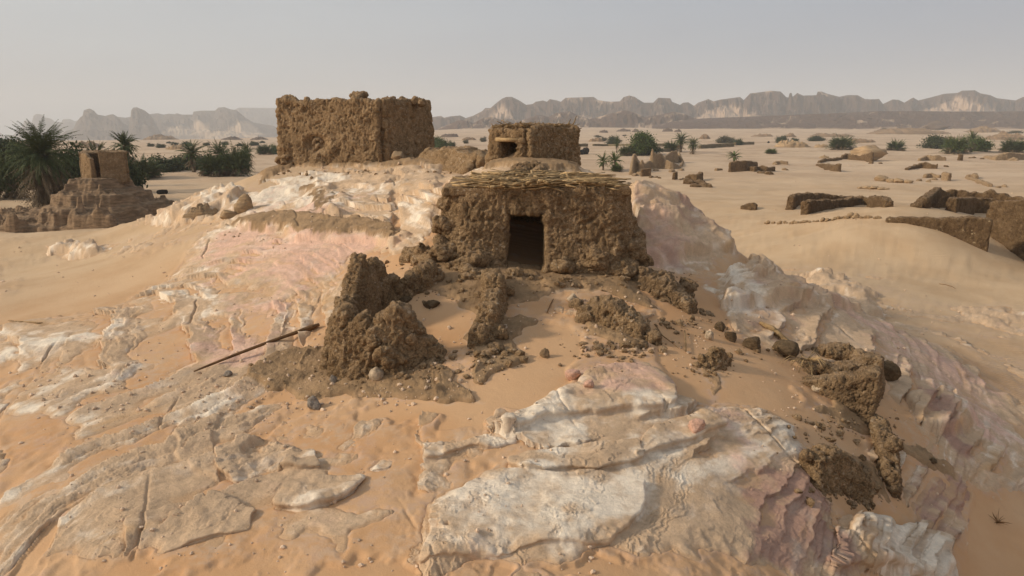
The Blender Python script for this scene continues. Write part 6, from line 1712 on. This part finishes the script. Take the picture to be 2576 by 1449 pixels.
# ================================================================ sky, sun, air
def build_light():
    sun_dir = Vector((-0.90, -0.16, 0.46)).normalized()      # towards the sun
    el = math.asin(sun_dir.z); az = math.atan2(sun_dir.x, sun_dir.y)
    w = bpy.data.worlds.new('World'); SC.world = w; w.use_nodes = True
    nt = w.node_tree; n = NT(nt)
    bg = nt.nodes['Background']
    sky = n.n('ShaderNodeTexSky', sky_type='NISHITA', sun_disc=False)
    sky.sun_elevation = el; sky.sun_rotation = az
    sky.air_density = 1.0; sky.dust_density = 6.0; sky.ozone_density = 1.5; sky.altitude = 0
    hs = n.n('ShaderNodeHueSaturation'); hs.inputs['Saturation'].default_value = .40
    nt.links.new(sky.outputs[0], hs.inputs['Color'])
    # dust in the air evens the sky out: pale towards the sun, blue-grey away from it
    vm = n.n('ShaderNodeVectorMath', operation='DOT_PRODUCT'); nt.links.new(n.n('ShaderNodeTexCoord').outputs['Generated'], vm.inputs[0])
    vm.inputs[1].default_value = (sun_dir.x, sun_dir.y, 0.25)
    dusty = n.mix(n.ramp(vm.outputs['Value'], -.75, .75), SKYFAR, SKYNEAR)
    c = n.mix(SKYMIX, hs.outputs[0], dusty)
    veil = n.noise(2.2, n.scale(n.n('ShaderNodeTexCoord').outputs['Generated'], (1, 1, 5)), 5, .55, .4)
    c = n.mix(1.0, c, n.mix(n.ramp(veil, .3, .7), (.955, .955, .965), (1.045, 1.045, 1.035)), 'MULTIPLY')
    nt.links.new(c, bg.inputs['Color']); bg.inputs['Strength'].default_value = SKYSTR
    l = bpy.data.lights.new('sun', 'SUN'); l.energy = SUNSTR; l.angle = R(SUNANG); l.color = (1.0, .86, .65)
    o = bpy.data.objects.new('sun', l); COL.objects.link(o)
    o.rotation_euler = (-sun_dir).to_track_quat('-Z', 'Y').to_euler()
    o.location = (-40, -10, 40)
    # dusty air: a closed box round everything
    bm = bmesh.new(); bmesh.ops.create_cube(bm, size=1.0)
    me = bpy.data.meshes.new('haze'); bm.to_mesh(me); bm.free()
    z0, z1 = -140.0, 420.0
    for v in me.vertices: v.co = (v.co.x * 19000, v.co.y * 19000, z0 if v.co.z < 0 else z1)
    m = bpy.data.materials.new('haze'); m.use_nodes = True; t = m.node_tree
    t.nodes.remove(t.nodes['Principled BSDF'])
    pv = t.nodes.new('ShaderNodeVolumePrincipled')
    pv.inputs['Color'].default_value = (*HAZECOL, 1); pv.inputs['Density'].default_value = HAZE; pv.inputs['Anisotropy'].default_value = .0
    t.links.new(pv.outputs[0], t.nodes['Material Output'].inputs['Volume'])
    h = link('haze', me, m); tag(h, kind='stuff')
    SC.view_settings.view_transform = 'Standard'; SC.view_settings.look = 'None'
    SC.view_settings.exposure = EXPO; SC.view_settings.gamma = 1.0
    SC.cycles.use_denoising = True
    SC.cycles.max_bounces = 6; SC.cycles.diffuse_bounces = 3; SC.cycles.volume_bounces = 1
    SC.cycles.transparent_max_bounces = 8
SKYSTR, SUNSTR, SUNANG, EXPO, HAZE = 0.092, 3.0, 5, 0.20, 2.6e-4
HAZECOL = (.89, .905, .93); SKYMIX = .7; SKYFAR = (2.9, 3.65, 4.9); SKYNEAR = (6.3, 6.9, 7.2)
# ================================================================ build
build_terrain()
build_hills()
build_ruins()
build_plants()
build_stones()
build_far_ruins()
build_small()
build_light()
